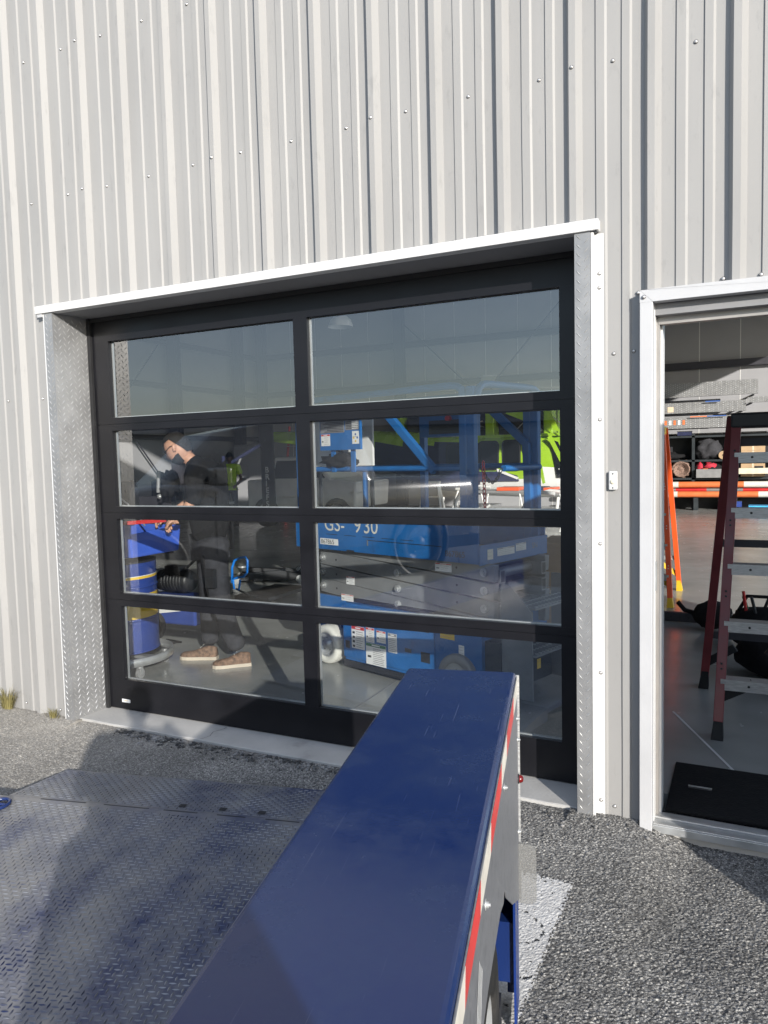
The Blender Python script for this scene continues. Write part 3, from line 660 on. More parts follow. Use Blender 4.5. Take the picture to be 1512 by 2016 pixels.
# cloudy plastic flap, rounded corners
def rrect(x0, x1, z0, z1, r, n=5):
    p = []
    for cx_, cz_, a0 in ((x1-r, z1-r, 0), (x0+r, z1-r, 90), (x0+r, z0+r, 180), (x1-r, z0+r, 270)):
        for i in range(n+1): t = math.radians(a0+90*i/n); p.append((cx_+r*math.cos(t), cz_+r*math.sin(t)))
    return p
h = MB(); h.prism(rrect(-.012, .056, .292, .466, .020), 'y', -.0335, -.0305, 'flap'); put('plastic_flap', h, TR)
for dz in (0, .006): pass
h = MB()
for i in range(4): h.add([(.0080, -1.075-i*.022, .72), (.0080, -1.083-i*.022, .72), (.0080, -1.04-i*.012, .80+i*.012), (.0080, -1.032-i*.012, .80+i*.012)], [(0,1,2,3)], 'paper')
put('emblem', h, TR)
def wheel(parent, name, loc, r, wdt, axis=(1,0,0), tyre='tyre', rim='galv'):
    """tyre with rim: outer face towards +axis"""
    t = MB(); R_ = r; W_ = wdt
    t.lathe((0,0,0), axis, [(R_*.62, -W_/2), (R_*.93, -W_/2), (R_*.99, -W_*.38), (R_, -W_*.2), (R_, W_*.2), (R_*.99, W_*.38), (R_*.93, W_/2), (R_*.80, W_*.52), (R_*.62, W_/2), (R_*.60, 0), (R_*.62, -W_/2)], tyre, 36)
    o = put(name, t, parent, loc)
    q = MB(); q.lathe((0,0,0), axis, [(R_*.615, W_*.46), (R_*.58, W_*.40), (R_*.52, W_*.2), (R_*.25, W_*.25), (R_*.2, W_*.42), (.0001, W_*.43)], rim, 28)
    ax = Vector(axis); ref = Vector((0,0,1)); bb = ax.cross(ref).normalized()
    for i in range(5):
        t_ = 2*math.pi*i/5; c = ax*W_*.24+ref*(math.cos(t_)*R_*.33)+bb*(math.sin(t_)*R_*.33); q.cyl(c, axis, R_*.035, W_*.08, 'chrome', 6)
    put('rim', q, o); return o
wheel(TR, 'wheel', (-.115, -.70, .285), .30, .19)
# deck
DK0, DK1, DZ = -2.46, -.303, .06
h = MB(); h.box(DK0, DK1, -3.0, .743, DZ-.03, DZ, 'deck'); put('deck_plate', h, TR)
r0, r1 = (.747, DZ-.001), (1.165, .004)
h = MB(); h.add([(-2.335, r0[0], r0[1]), (DK1, r0[0], r0[1]), (DK1, r1[0], r1[1]), (-2.335, r1[0], r1[1]), (-2.335, r0[0], -.03), (DK1, r0[0], -.03), (DK1, r1[0], -.02), (-2.335, r1[0], -.02)],
                [(0,1,2,3),(4,7,6,5),(0,4,5,1),(1,5,6,2),(2,6,7,3),(3,7,4,0)], 'deck'); put('ramp_plate', h, TR)
dm = MB(); pit = .0213
def deck_marks(x0, x1, y0, y1, zf, mb):
    for i in range(int((x1-x0)/pit)):
        for j in range(int((y1-y0)/pit)):
            x = x0+pit*(i+.5); y = y0+pit*(j+.5); z0_ = zf(y); nrm = Vector((0, 0, 1))
            a, b = lozenge((x, y, z0_+.0002), Vector((1,0,0)), Vector((0,1,(zf(y+.01)-zf(y-.01))/.02)).normalized(), nrm, (.12 if (i+j) % 2 else 1.69), l=.0125, wd=.0034, hgt=.0022)
            mb.add(a, b, 'deck_worn')
deck_marks(DK0+.01, DK1-.01, -.80, .725, lambda y: DZ, dm)
deck_marks(-2.325, DK1-.01, .765, 1.155, lambda y: r0[1]+(y-r0[0])/(r1[0]-r0[0])*(r1[1]-r0[1]), dm)
dmo = stuff(put('deck_tread', dm, TR))
for a, b in ((-2.16, -1.93), (-1.84, -1.62), (-1.55, -1.39), (-1.30, -1.17), (-1.08, -.93), (-.8, -.6)): h = MB(); h.box(a, b, .738, .7455, DZ-.0005, DZ+.0006, 'dark'); put('hinge_gap', h, TR)
for x in (-1.49, -1.30, -1.12):
    h = MB(); h.box(x-.016, x+.016, .79, .815, .0563, .0573, 'dark'); put('bolt_slot', h, TR)
h = MB(); h.tube([( -2.30+.045*math.cos(t), .64+.055*math.sin(t), DZ+.010) for t in np.linspace(0, 2*math.pi, 21)[:-1]], .008, 'blue', 8, closed=True); h.box(-2.325, -2.275, .60, .68, DZ+.0005, DZ+.004, 'dark'); h.tube([(-2.34, .64, DZ+.012), (-2.26, .64, DZ+.012)], .007, 'blue'); put('tie_down_ring', h, TR)
h = MB(); h.box(-2.52, -2.46, -3.0, .5, -.03, .35, 'blue_dark'); put('deck_rail', h, TR)

# ================================================================== SCISSOR LIFT
LF = thing('scissor_lift', 'blue scissor lift parked inside behind the right hand panes, folded down', 'scissor lift', (2.2, 1.17, 0), (0, 0, math.atan2(.316, -.949)))
ch = MB(); ch.box(-.02, 1.24, -.74, .012, .075, .50, 'genie'); ch.box(1.24, 1.72, -.70, -.16, .09, .50, 'genie'); ch.box(.0, 1.70, -.70, -.03, .50, .53, 'dark'); ch.box(1.24, 1.70, -.03, .0, .36, .53, 'genie')
put('chassis', ch, LF, bevel=.006)
h = MB(); h.box(.36, 1.24, .0125, .026, .10, .455, 'genie'); trd = put('tray_door', h, LF, bevel=.006)
h = MB(); h.box(.02, 1.25, -.02, .02, .03, .074, 'dark'); put('pothole_guard', h, LF)
for x0, x1, z0, z1, kk in ((.475, .395, .19, .26, 0), (.56, .62, .235, .262, 0), (1.17, 1.215, .36, .43, 1), (1.17, 1.215, .17, .225, 1), (.40, .47, .395, .41, 0)):
    h = MB(); h.box(min(x0, x1), max(x0, x1), .0265, .0275, z0, z1, 'dark'); put('slot', h, LF)
wheel(LF, 'wheel', (1.45, -.035, .152), .150, .12, (0,1,0), 'rod_white', 'galv'); wheel(LF, 'wheel', (.16, .03, .15), .148, .05, (0,1,0), 'rod_grey', 'galv'); wheel(LF, 'wheel', (1.45, -.72, .152), .15, .1, (0,-1,0), 'rod_white'); wheel(LF, 'wheel', (.16, -.74, .15), .148, .06, (0,-1,0), 'rod_white')
h = MB(); h.box(1.24, 1.66, -.14, .02, .34, .40, 'dark'); put('wheel_arch', h, LF)
def label(parent, xc, zc, w_, h_, y, head=None, body='paper', lines=6, face='side', pict=0):
    """printed label standing on a side (normal +y) or end (normal -x) face"""
    mb = MB()
    def quad(u0, u1, v0, v1, d, m_):
        if face == 'side': mb.add([(xc-u0, y+d, zc+v0), (xc-u1, y+d, zc+v0), (xc-u1, y+d, zc+v1), (xc-u0, y+d, zc+v1)], [(0,1,2,3)], m_)
        else: mb.add([(y-d, xc-u0, zc+v0), (y-d, xc-u1, zc+v0), (y-d, xc-u1, zc+v1), (y-d, xc-u0, zc+v1)], [(0,1,2,3)], m_)
    quad(-w_/2, w_/2, -h_/2, h_/2, .001, body)
    top = h_/2
    if head: quad(-w_/2+.002, w_/2-.002, h_/2-h_*.15, h_/2-.002, .0018, head); top = h_/2-h_*.18; quad(-w_*.2, w_*.2, h_/2-h_*.11, h_/2-h_*.05, .0024, body)
    u0 = -w_/2+w_*(.36 if pict else .08)
    for i in range(lines):
        v = top-(i+.7)*(top+h_/2)/(lines+.6); quad(u0, w_/2-w_*random.uniform(.08, .3), v-h_*.012, v+h_*.012, .0018, 'ink_grey')
    for i in range(pict):
        v = top-(i+.6)*(top+h_/2)/(pict+.1); quad(-w_*.42, -w_*.24, v-h_*.05, v+h_*.05, .0018, 'ink')
    return put('warning_label' if head else 'instruction_label', mb, parent)
label(LF, 1.08, .262, .135, .165, .0265, 'sign_red', lines=8, pict=4)
label(LF, .955, .30, .085, .105, .0265, 'sign_red', lines=6, pict=1)
label(LF, .845, .302, .09, .085, .0265, 'sign_red', lines=4, pict=1)
label(LF, .735, .275, .085, .135, .0265, 'ink_grey', lines=8)
label(LF, .90, .165, .20, .155, .0265, 'sign_green', lines=9, pict=1)
label(LF, .255, .405, .12, .06, .0125, None, 'yellow', 3); label(LF, .14, .31, .045, .085, .0125, None, 'paper', 4)
label(LF, 1.21, .535, .13, .05, .0005, 'sign_red', lines=2, pict=1)
# arms: outer bars slope down to the near end, inner bars up
for side in (0, 1):
    y_ = -.075 if side == 0 else -.655
    for zl, zr in ((.935, .822), (.83, .706), (.72, .592), (.615, .478)):
        h = MB(); h.beam((1.56, y_, zl-.022), (-.075, y_, zr-.0), .05, .104, 'lift_grey'); put('scissor_arm', h, LF, bevel=.003)
        for t_ in (.02, .5, .955):
            x = 1.56-1.635*t_; z = (zl-.022)*(1-t_)+zr*t_
            if side == 0 and z < .84:
                b = MB(); b.cyl((x, y_+.025, z), (0,1,0), .026, .014, 'galv', 16); b.cyl((x, y_+.038, z), (0,1,0), .015, .012, 'galv', 6, smooth=False); put('pivot_pin', b, LF)
        if side == 0:
            for x in (1.38, .22):
                b = MB(); t_ = (1.56-x)/1.635; b.cyl((x, y_+.0252, (zl-.022)*(1-t_)+zr*t_), (0,1,0), .008, .001, 'dark', 10); put('hole', b, LF)
for zz in (.80, .69, .57):
    h = MB(); h.tube([(.02, -.10, zz), (.02, -.63, zz)], .035, 'lift_grey', 12); put('cross_tube', h, LF)
    h = MB()
    for yy in (-.13, -.60): h.box(-.085, 1.5, yy-.028, yy+.028, zz-.045, zz+.04, 'lift_grey'); h.box(-.0852, -.08, yy-.020, yy+.020, zz-.037, zz+.032, 'dark')
    put('inner_arm', h, LF)
h = MB()
for k in range(5): h.tube([(-.10, -.11-.006*k, .70-.02*k), (-.135, -.14, .62-.012*k), (-.09, -.17, .55-.008*k), (-.03, -.12, .56)], .006, 'dark' if k % 2 else 'step_alu', 6)
put('hose', h, LF)
label(LF, 1.225, .655, .09, .06, -.049, 'sign_red', lines=4, pict=1); label(LF, .33, .83, .14, .055, -.0495, 'sign_red', lines=3, pict=1)
# near end entry bracket
h = MB()
for yy in (-.03, -.60): h.prism([(-.14, .08), (-.36, .08), (-.36, .62), (-.20, .77), (-.14, .77)], 'y', yy-.012, yy, 'lift_grey')
h.box(-.14, -.0, -.62, -.02, .08, .40, 'dark'); put('entry_bracket', h, LF)
for z in (.645, .36):
    h = MB(); h.box(-.38, -.20, -.60, -.042, z-.012, z, 'lift_grey')
    for i in range(14):
        for j in range(3): h.cyl((-.36+.07*j, -.08-.037*i, z), (0,0,1), .011, .004, 'step_alu', 6)
    put('step', h, LF)
label(LF, -.10, .30, .04, .06, -.3605, None, 'yellow', 2, face='end')
# platform
h = MB(); h.box(0, 1.75, -.75, 0, .88, .90, 'dark'); put('platform_deck', h, LF)
h = MB(); h.box(.0, 1.78, -.008, .004, .88, 1.135, 'genie'); put('side_board', h, LF, bevel=.002)
h = MB(); h.box(.0, 1.78, -.756, -.746, .88, 1.135, 'genie'); put('side_board', h, LF)
h = MB(); h.box(-.012, -.002, -.76, .004, .872, 1.0, 'genie'); h.box(-.016, -.012, -.76, .004, .985, 1.0, 'genie'); put('end_board', h, LF, bevel=.002)
h = MB(); h.box(.30, .98, .0045, .0052, .972, .977, 'dark'); h.box(.975, .985, .0045, .006, .935, .975, 'lift_grey'); h.box(1.12, 1.2, .0045, .006, .881, .892, 'dark')
for a in (1.42, 1.22, 1.03, .84, .66): h.box(a-.12, a, .0045, .005, .995, .999, 'dark')
put('board_seam', h, LF)
def side_text(s_, x, z, size, m, y=.0056, bold=0, face='side', nm='lettering'):
    me = text_mesh(s_, size, .0003, m, bold)
    o = bpy.data.objects.new(nm, me); COL.objects.link(o); o.parent = LF
    if face == 'side': o.location = (x, y, z); o.rotation_euler = (math.radians(90), 0, math.pi)
    else: o.location = (y, x, z); o.rotation_euler = (math.radians(90), 0, -math.pi/2)
    return o
side_text('GS-', 1.44, 1.025, .15, 'rod_white', .0062); side_text('9', 1.115, 1.025, .15, 'rod_white', .0062); side_text('30', 1.02, 1.025, .15, 'rod_white', .0062)
h = MB(); h.box(1.29, 1.49, .0045, .0052, .917, .963, 'paper'); put('number_plate', h, LF); side_text('867865', 1.483, .923, .05, 'ink', .0056)
side_text('867865', .27, .915, .055, 'ink', .0048)
label(LF, -.10, .935, .06, .065, -.0125, None, 'rod_white', 2, face='end'); label(LF, -.27, .94, .19, .05, -.0125, 'ink_grey', lines=3, face='end'); label(LF, -.44, .95, .12, .05, -.0125, 'ink_grey', lines=3, face='end')
side_text('SN', -.57, .925, .055, 'lift_grey', -.0130, 0, 'end')
# guard rails
def rail(pts, r=.021, n='guard_rail', m='genie'):
    h = MB(); h.tube(pts, r, m, 10); return put(n, h, LF)
def arc(p0, p1, p2, n=5):
    p0, p1, p2 = map(Vector, (p0, p1, p2)); return [tuple((1-t)**2*p0+2*t*(1-t)*p1+t*t*p2) for t in np.linspace(0, 1, n)]
for y_ in (-.02, -.73):
    rail([(1.74, y_, .9)]+arc((1.74, y_, 1.86), (1.74, y_, 2.0), (1.60, y_, 2.0))+arc((.22, y_, 2.0), (.10, y_, 2.0), (.10, y_, 1.88))+[(.10, y_, .9)], .024)
    rail([(1.74, y_, 1.48), (.10, y_, 1.48)], .020)
    for x, w_ in ((.055, .06), (.12, .045)):
        h = MB(); h.box(x-w_/2, x+w_/2, y_-.022, y_+.022, .9, 1.985, 'genie'); put('rail_post', h, LF, bevel=.006)
    h = MB(); h.box(1.05, 1.10, y_-.02, y_+.02, .9, 1.99, 'genie') if y_ < -.1 else h.box(1.66, 1.70, y_-.02, y_+.02, .9, 1.99, 'genie'); put('rail_post', h, LF)
rail(arc((.02, -.03, 1.9), (.02, -.03, 2.0), (.02, -.13, 2.0))+arc((.02, -.62, 2.0), (.02, -.72, 2.0), (.02, -.72, 1.9)), .024)
rail([(.02, -.30, 1.47), (.02, -.72, 1.47)], .022)
h = MB(); h.beam((.86, -.02, 1.93), (.36, -.02, 1.46), .04, .055, 'genie'); put('brace', h, LF, bevel=.005)
h = MB(); h.beam((.46, -.70, 1.93), (.10, -.69, 1.63), .04, .055, 'genie'); h.beam((.10, -.69, 1.64), (.08, -.69, 1.10), .04, .055, 'genie', up=(1,0,0)); put('brace', h, LF, bevel=.005)
# chain across the gate, black part and red part
def chain(p, q, sag, m, n=13):
    h = MB(); p = Vector(p); q = Vector(q)
    for i in range(n):
        t0, t1 = i/n, (i+1)/n
        a = p.lerp(q, t0)-Vector((0,0,sag*4*t0*(1-t0))); b = p.lerp(q, t1)-Vector((0,0,sag*4*t1*(1-t1)))
        c = (a+b)/2; d = (b-a).normalized(); l = (b-a).length*.62
        s_ = (Vector((1,0,0)) if i % 2 else Vector((0,1,0))); s_ = (s_-d*s_.dot(d)).normalized()
        h.tube([c+d*(l*math.cos(t))+s_*(.011*math.sin(t)) for t in np.linspace(0, 2*math.pi, 9)[:-1]], .0036, m, 5, closed=True)
    return put('gate_chain', h, LF)
chain((.02, -.06, 1.50), (.02, -.28, 1.47), .10, 'dark', 12); chain((-.01, -.045, 1.52), (-.01, -.06, 1.16), .02, 'red', 12)
# manual panel on two posts, soft bag, control box
h = MB(); h.box(1.00, 1.43, .01, .03, 1.62, 1.86, 'genie'); mp_ = put('manual_panel', h, LF)
h = MB(); h.box(1.16, 1.42, .0305, .0325, 1.745, 1.855, 'ink_grey')
for i in range(9): h.box(1.17, 1.17+random.uniform(.15, .24), .0326, .0332, 1.752+.011*i, 1.757+.011*i, 'ink')
put('printed_sheet', h, LF)
h = MB(); h.box(1.01, 1.15, .0305, .0325, 1.76, 1.855, 'ink_grey')
for i in range(7): h.box(1.02, 1.08, .0326, .0332, 1.767+.012*i, 1.772+.012*i, 'paper'); h.box(1.085, 1.14, .0326, .0332, 1.767+.012*i, 1.772+.012*i, 'ink')
put('printed_sheet', h, LF)
label(LF, 1.365, 1.695, .10, .085, .0305, 'sign_red', lines=4, pict=1); label(LF, 1.045, 1.705, .07, .09, .0305, None, 'paper', 1, pict=0)
h = MB()
for dx, dz, m_ in ((0, .022, 'sign_blue'), (.018, -.002, 'sign_blue'), (-.018, -.002, 'yellow'), (0, -.026, 'yellow')): h.cyl((1.045-dx, .0325, 1.705+dz), (0,1,0), .008, .0006, m_, 10)
put('print', h, LF)
for x in (1.31, 1.10):
    h = MB(); h.box(x-.02, x+.02, .0, .012, 1.46, 1.66, 'genie'); put('panel_post', h, LF)
bg_ = MB(); bg_.blob((0,0,0), (.17, .07, .055), 'black_cloth', 3, .3, 3, 2.2); bg_.tube([(-.1, 0, .04), (0, .02, .075), (.1, 0, .04)], .008, 'black_cloth')
tag(put('soft_bag', bg_, None, (.985, 1.60, 1.545), (0, 0, math.atan2(.316, -.949))), 'black soft bag lying on the mid rail of the blue lift under the manual panel', 'bag')
h = MB(); h.box(.50, .95, -.70, -.55, 1.70, 1.92, 'genie'); h.box(.52, .86, -.549, -.545, 1.72, 1.82, 'dark'); cb = put('control_box', h, LF, bevel=.01)
h = MB(); h.cyl((.66, -.545, 1.83), (0,1,0), .02, .03, 'red', 14); put('stop_button', h, cb)
wb = thing('white_board', 'bright white board standing on the lift platform behind the manual panel', 'board', (.91, 1.80, .9), (0, 0, math.radians(-14)))
h = MB(); h.box(-.31, .31, -.010, .010, .60, .99, 'white'); put('panel', h, wb, bevel=.004)
h = MB()
for x in (-.27, .27): h.box(x-.012, x+.012, .011, .03, 0, .97, 'dark')
put('stand', h, wb)

# ================================================================== PARTS WASHER, COMPRESSOR, JACK
pw = thing('steel_drum', 'blue and yellow steel drum standing on a round grey dolly by the left pane', 'drum', (-.575, .92, 0))
dr = MB()
def dring(z0, z1, m_, rr=.286): dr.lathe((0,0,0), (0,0,1), [(rr, z0), (rr, z1)], m_, 48)
dr.lathe((0,0,0), (0,0,1), [(.0001,.165),(.280,.165),(.291,.168),(.291,.178),(.286,.182)], 'drum_blue', 48)
dring(.182, .40, 'drum_blue'); dr.lathe((0,0,0), (0,0,1), [(.286,.40),(.292,.408),(.292,.416),(.286,.424)], 'drum_blue', 48)
dring(.424, .60, 'drum_yellow'); dring(.60, .64, 'drum_blue'); dr.lathe((0,0,0), (0,0,1), [(.286,.64),(.292,.648),(.292,.656),(.286,.664)], 'drum_blue', 48)
dring(.664, .715, 'drum_blue'); dring(.715, .733, 'drum_yellow'); dring(.733, .738, 'paper'); dring(.738, .83, 'drum_blue'); dr.lathe((0,0,0), (0,0,1), [(.286,.83),(.291,.84),(.27,.842),(.0001,.84)], 'dark', 48)
put('drum', dr, pw)
dl = thing('drum_dolly', 'round galvanised dolly on casters carrying the blue and yellow drum', 'dolly', (-.575, .92, 0))
h = MB(); h.lathe((0,0,0), (0,0,1), [(.375,.095),(.385,.10),(.385,.155),(.375,.158),(.372,.105)], 'galv', 48); h.box(-.37, .37, -.03, .03, .11, .135, 'galv'); h.box(-.03, .03, -.37, .37, .112, .137, 'galv'); put('ring', h, dl)
for a in (-22, 60, 150, 240):
    cx_, cy_ = .335*math.cos(math.radians(a)), .335*math.sin(math.radians(a))
    h = MB(); h.cyl((cx_, cy_, .075), (0,0,1), .022, .03, 'galv', 12); h.box(cx_-.02, cx_-.014, cy_-.016, cy_+.012, .03, .08, 'galv'); h.box(cx_+.014, cx_+.02, cy_-.016, cy_+.012, .03, .08, 'galv'); c_ = put('caster', h, dl)
    h = MB(); h.cyl((cx_-.012, cy_, .036), (1,0,0), .036, .024, 'rod_grey', 20); put('wheel', h, c_)
h = MB(); h.cyl((.33, .04, .137), (0,0,1), .025, .05, 'rod_white', 14)
bs = thing('wash_basin', 'bright blue wash basin set on top of the drum with a red rimmed lid', 'basin', (-.50, .93, 0))
h = MB(); h.add([(-.34,-.22,1.085),(.29,-.22,1.06),(.31,.28,1.085),(-.34,.28,1.085),(-.33,-.21,.87),(.285,-.21,.89),(.29,.27,.89),(-.33,.27,.87)], [(4,5,6,7),(0,1,5,4),(1,2,6,5),(2,3,7,6),(3,0,4,7)], 'basin_blue'); put('tub', h, bs, bevel=.01)
h = MB(); h.beam((-.36, -.20, 1.095), (.50, -.10, 1.155), .03, .026, 'red'); put('lid_rim', h, bs)
h = MB(); h.box(-.34, .20, .285, .31, .86, 1.30, 'insteel'); h.box(-.20, -.10, .20, .28, 1.10, 1.42, 'dark'); put('back_panel', h, bs)
h = MB(); h.tube([(.12, .1, 1.09), (.10, .02, 1.22), (.05, -.05, 1.30)], .007, 'galv'); put('spout', h, bs)
cp = thing('air_compressor', 'black motor on a blue wheeled compressor tank behind the drum', 'compressor', (-1.03, 2.02, 0))
h = MB(); h.lathe((-.10, 0, .49), (1,0,0), [(.0001,0),(.09,.0),(.10,.015),(.10,.30),(.085,.33),(.0001,.33)], 'dark', 24); h.box(-.02, .14, -.07, .05, .55, .625, 'dark')
for k in range(7): h.lathe((-.05+.035*k, 0, .49), (1,0,0), [(.1005,0),(.105,.004),(.105,.010),(.1005,.014)], 'dark', 24)
put('motor', h, cp)
h = MB(); h.lathe((-.24, -.02, .49), (1,0,0), [(.05,0),(.09,.02),(.098,.06),(.098,.10),(.06,.12)], 'rubber', 20); h.lathe((-.13,-.02,.49), (1,0,0), [(.10,0),(.11,.012),(.108,.024),(.095,.03)], 'galv', 20); put('fan_cover', h, cp)
h = MB(); h.box(-.20, .42, -.20, .15, .13, .36, 'drum_blue'); put('tank_housing', h, cp, bevel=.02)
h = MB(); h.add([(.0, -.202, .22), (.28, -.202, .26), (.30, -.202, .355), (-.02, -.202, .355)], [(0,1,2,3)], 'paper'); h.beam((.05, -.204, .36), (-.03, -.204, .20), .003, .012, 'sign_red'); put('label_plate', h, cp)
wheel(cp, 'wheel', (.0, -.26, .125), .125, .055, (0,-1,0), 'rubber', 'dark')
h = MB(); h.tube([(.02, -.3, .2), (-.05, -.33, .08), (.10, -.36, .012), (.30, -.34, .012), (.34, -.30, .012), (.15, -.27, .012)], .008, 'rubber'); put('hose', h, cp)
h = MB(); h.tube([(.1, 0, .55), (.3, .1, .75), (.34, .1, .95), (.2, .12, 1.0)], .012, 'rubber'); put('hose', h, cp)
ck = thing('bright_blue_handle', 'bright blue tubular pull handle of a low dolly behind the worker', 'handle', (-1.0, 2.94, 0))
h = MB(); pts = [(-.06,0,.31),(-.055,0,.47),(-.02,0,.545),(.05,0,.575),(.115,0,.585),(.14,0,.55),(.13,0,.43),(.09,0,.385),(.0,0,.365),(-.055,0,.35)]
h.tube(pts, .013, 'bright_blue', 8, closed=True); h.tube([(-.05,0,.35),(-.04,0,.25),(.02,0,.245),(.04,0,.35)], .011, 'bright_blue', 8); put('loop', h, ck)
h = MB(); h.tube([(-.01, 0, .25), (-.05, .3, .12), (-.1, .5, .08)], .012, 'dark'); h.box(-.35, .1, .4, 1.2, .05, .09, 'dark'); put('dolly_bed', h, ck)
for x, y in ((-.32, .45), (.07, .45), (-.32, 1.15), (.07, 1.15)):
    h = MB(); h.cyl((x-.01, y, .03), (1,0,0), .03, .02, 'rubber', 12); put('wheel', h, ck)
fj = thing('floor_jack', 'black hydraulic floor jack lying low on the shop floor', 'jack', (-1.85, 4.75, 0), (0, 0, .5))
h = MB(); h.prism([(-.45, .04), (.45, .04), (.45, .10), (.15, .16), (-.35, .13)], 'y', -.17, -.13, 'dark'); h.prism([(-.45, .04), (.45, .04), (.45, .10), (.15, .16), (-.35, .13)], 'y', .13, .17, 'dark'); h.box(-.4, .3, -.13, .13, .04, .07, 'dark'); put('frame', h, fj)
h = MB(); h.beam((.2, 0, .13), (-.35, 0, .17), .1, .05, 'dark'); h.cyl((-.35, 0, .19), (0,0,1), .06, .02, 'galv', 16); put('lift_arm', h, fj)
h = MB(); h.tube([(.35, 0, .13), (.7, 0, .5)], .02, 'galv'); put('handle', h, fj)
for x in (-.4, .4):
    for y in (-.2, .2):
        h = MB(); h.cyl((x, y-.02, .05), (0,1,0), .05, .04, 'galv', 16); put('wheel', h, fj)

# ================================================================== PEOPLE
def skin_mesh(name, J, E, Rr, m, parent=None, sub=2):
    me = bpy.data.meshes.new(name); me.from_pydata(J, E, []); o = bpy.data.objects.new(name, me); COL.objects.link(o)
    bpy.context.view_layer.objects.active = o
    md = o.modifiers.new('skin', 'SKIN'); 
    if not me.skin_vertices: 
        bpy.context.view_layer.update()
    sk = me.skin_vertices[0].data if me.skin_vertices else None
    if sk is None: raise RuntimeError('no skin layer')
    for i, r in enumerate(Rr):
        r = r if isinstance(r, tuple) else (r, r); sk[i].radius = r
    sk[0].use_root = True
    s2 = o.modifiers.new('sub', 'SUBSURF'); s2.levels = sub; s2.render_levels = sub
    dg = bpy.context.evaluated_depsgraph_get(); nm = bpy.data.meshes.new_from_object(o.evaluated_get(dg))
    bpy.data.objects.remove(o); nm.materials.clear()
    for k in (m if isinstance(m, (list, tuple)) else [m]): nm.materials.append(M[k])
    nm.polygons.foreach_set('use_smooth', [True]*len(nm.polygons))
    return put(name, nm, parent)
def hand(parent, w, fwd, side, up, m, curl=.6, s=1.0, thumb=1):
    """palm with four fingers and a thumb; w wrist, fwd, side (thumb side), up = back of the hand"""
    w, fwd, side, up = map(Vector, (w, fwd, side, up)); J = [w, w+fwd*.045*s]; E = [(0, 1)]; Rr = [.026*s, .034*s]
    J.append(w+fwd*.085*s); E.append((1, 2)); Rr.append(.03*s)
    for i, (o_, l) in enumerate(((.027, .075), (.009, .083), (-.010, .077), (-.028, .060))):
        b = w+fwd*.085*s+side*o_*s; n0 = len(J); c1 = curl*.7; c2 = curl*1.9
        p1 = b+(fwd*math.cos(c1)-up*math.sin(c1))*l*.45*s; p2 = p1+(fwd*math.cos(c2)-up*math.sin(c2))*l*.33*s; p3 = p2+(fwd*math.cos(c2*1.3)-up*math.sin(c2*1.3))*l*.25*s
        J += [b, p1, p2, p3]; E += [(2, n0), (n0, n0+1), (n0+1, n0+2), (n0+2, n0+3)]; Rr += [.0105*s, .0095*s, .0088*s, .007*s]
    n0 = len(J); b = w+fwd*.03*s+side*.03*thumb*s; J += [b, b+(fwd*.7+side*.7*thumb-up*.3)*.035*s, b+(fwd*.95+side*.45*thumb-up*.6)*.065*s]; E += [(0, n0), (n0, n0+1), (n0+1, n0+2)]; Rr += [.014*s, .011*s, .009*s]
    return skin_mesh('hand', [tuple(j) for j in J], E, Rr, m, parent, 1)
def head_mesh(c, fwd, up, s, m):
    c, fwd, up = map(Vector, (c, fwd, up)); fwd.normalize(); sd_ = up.cross(fwd).normalized(); up = fwd.cross(sd_).normalized()
    bm = bmesh.new(); bmesh.ops.create_uvsphere(bm, u_segments=28, v_segments=20, radius=1); vs = []
    for v in bm.verts:
        x, y, z = v.co   # x side, y forward, z up
        X_ = x*.074; Y_ = y*.094; Z_ = z*.118
        if z < 0: X_ *= 1-.28*z*z; Y_ *= 1-.10*z*z
        if y > 0 and z < -.2: Y_ += .012*(-z)*y
        if y > .75 and abs(x) < .28: Y_ += .026*math.exp(-((z+.12)/.16)**2)*math.exp(-(x/.14)**2)       # nose
        if y > .5: Y_ -= .010*(math.exp(-((z-.08)/.10)**2)*math.exp(-((abs(x)-.36)/.16)**2))               # eye sockets
        if y > .7: Y_ -= .006*math.exp(-((z+.48)/.05)**2)*math.exp(-(x/.3)**2)                               # mouth
        vs.append(c+sd_*X_*s+fwd*Y_*s+up*Z_*s)
    fs = [tuple(v.index for v in f.verts) for f in bm.faces]; bm.free()
    mb = MB(); mb.add(vs, fs, m, True)
    for sg in (-1, 1): mb.blob(tuple(c+sd_*(.075*sg*s)-fwd*.006*s-up*.005*s), (.014*s, .022*s, .033*s), m, 1, .1)
    return mb, sd_, up
def cap_shell(c, fwd, sd_, up, s, m, zlo=.2, back=-.3, thick=1.06):
    """hair / cap: shell over the skull"""
    mb = MB(); vs = []; n, k = 24, 9
    for j in range(k):
        for i in range(n):
            a = 2*math.pi*i/n; y = math.cos(a); x = math.sin(a); lo = zlo if y > 0 else zlo+(back-zlo)*min(1, -y*1.4)
            t = j/(k-1); zz = lo+(1-lo)*t; r = math.sqrt(max(0, 1-zz*zz)) if j < k-1 else .02
            vs.append(Vector(c)+(sd_*(x*r*.076)+fwd*(y*r*.096)+up*(zz*.120))*s*thick)
    fs = [(j*n+i, j*n+(i+1) % n, (j+1)*n+(i+1) % n, (j+1)*n+i) for j in range(k-1) for i in range(n)]
    mb.add(vs, fs, m, True); return mb
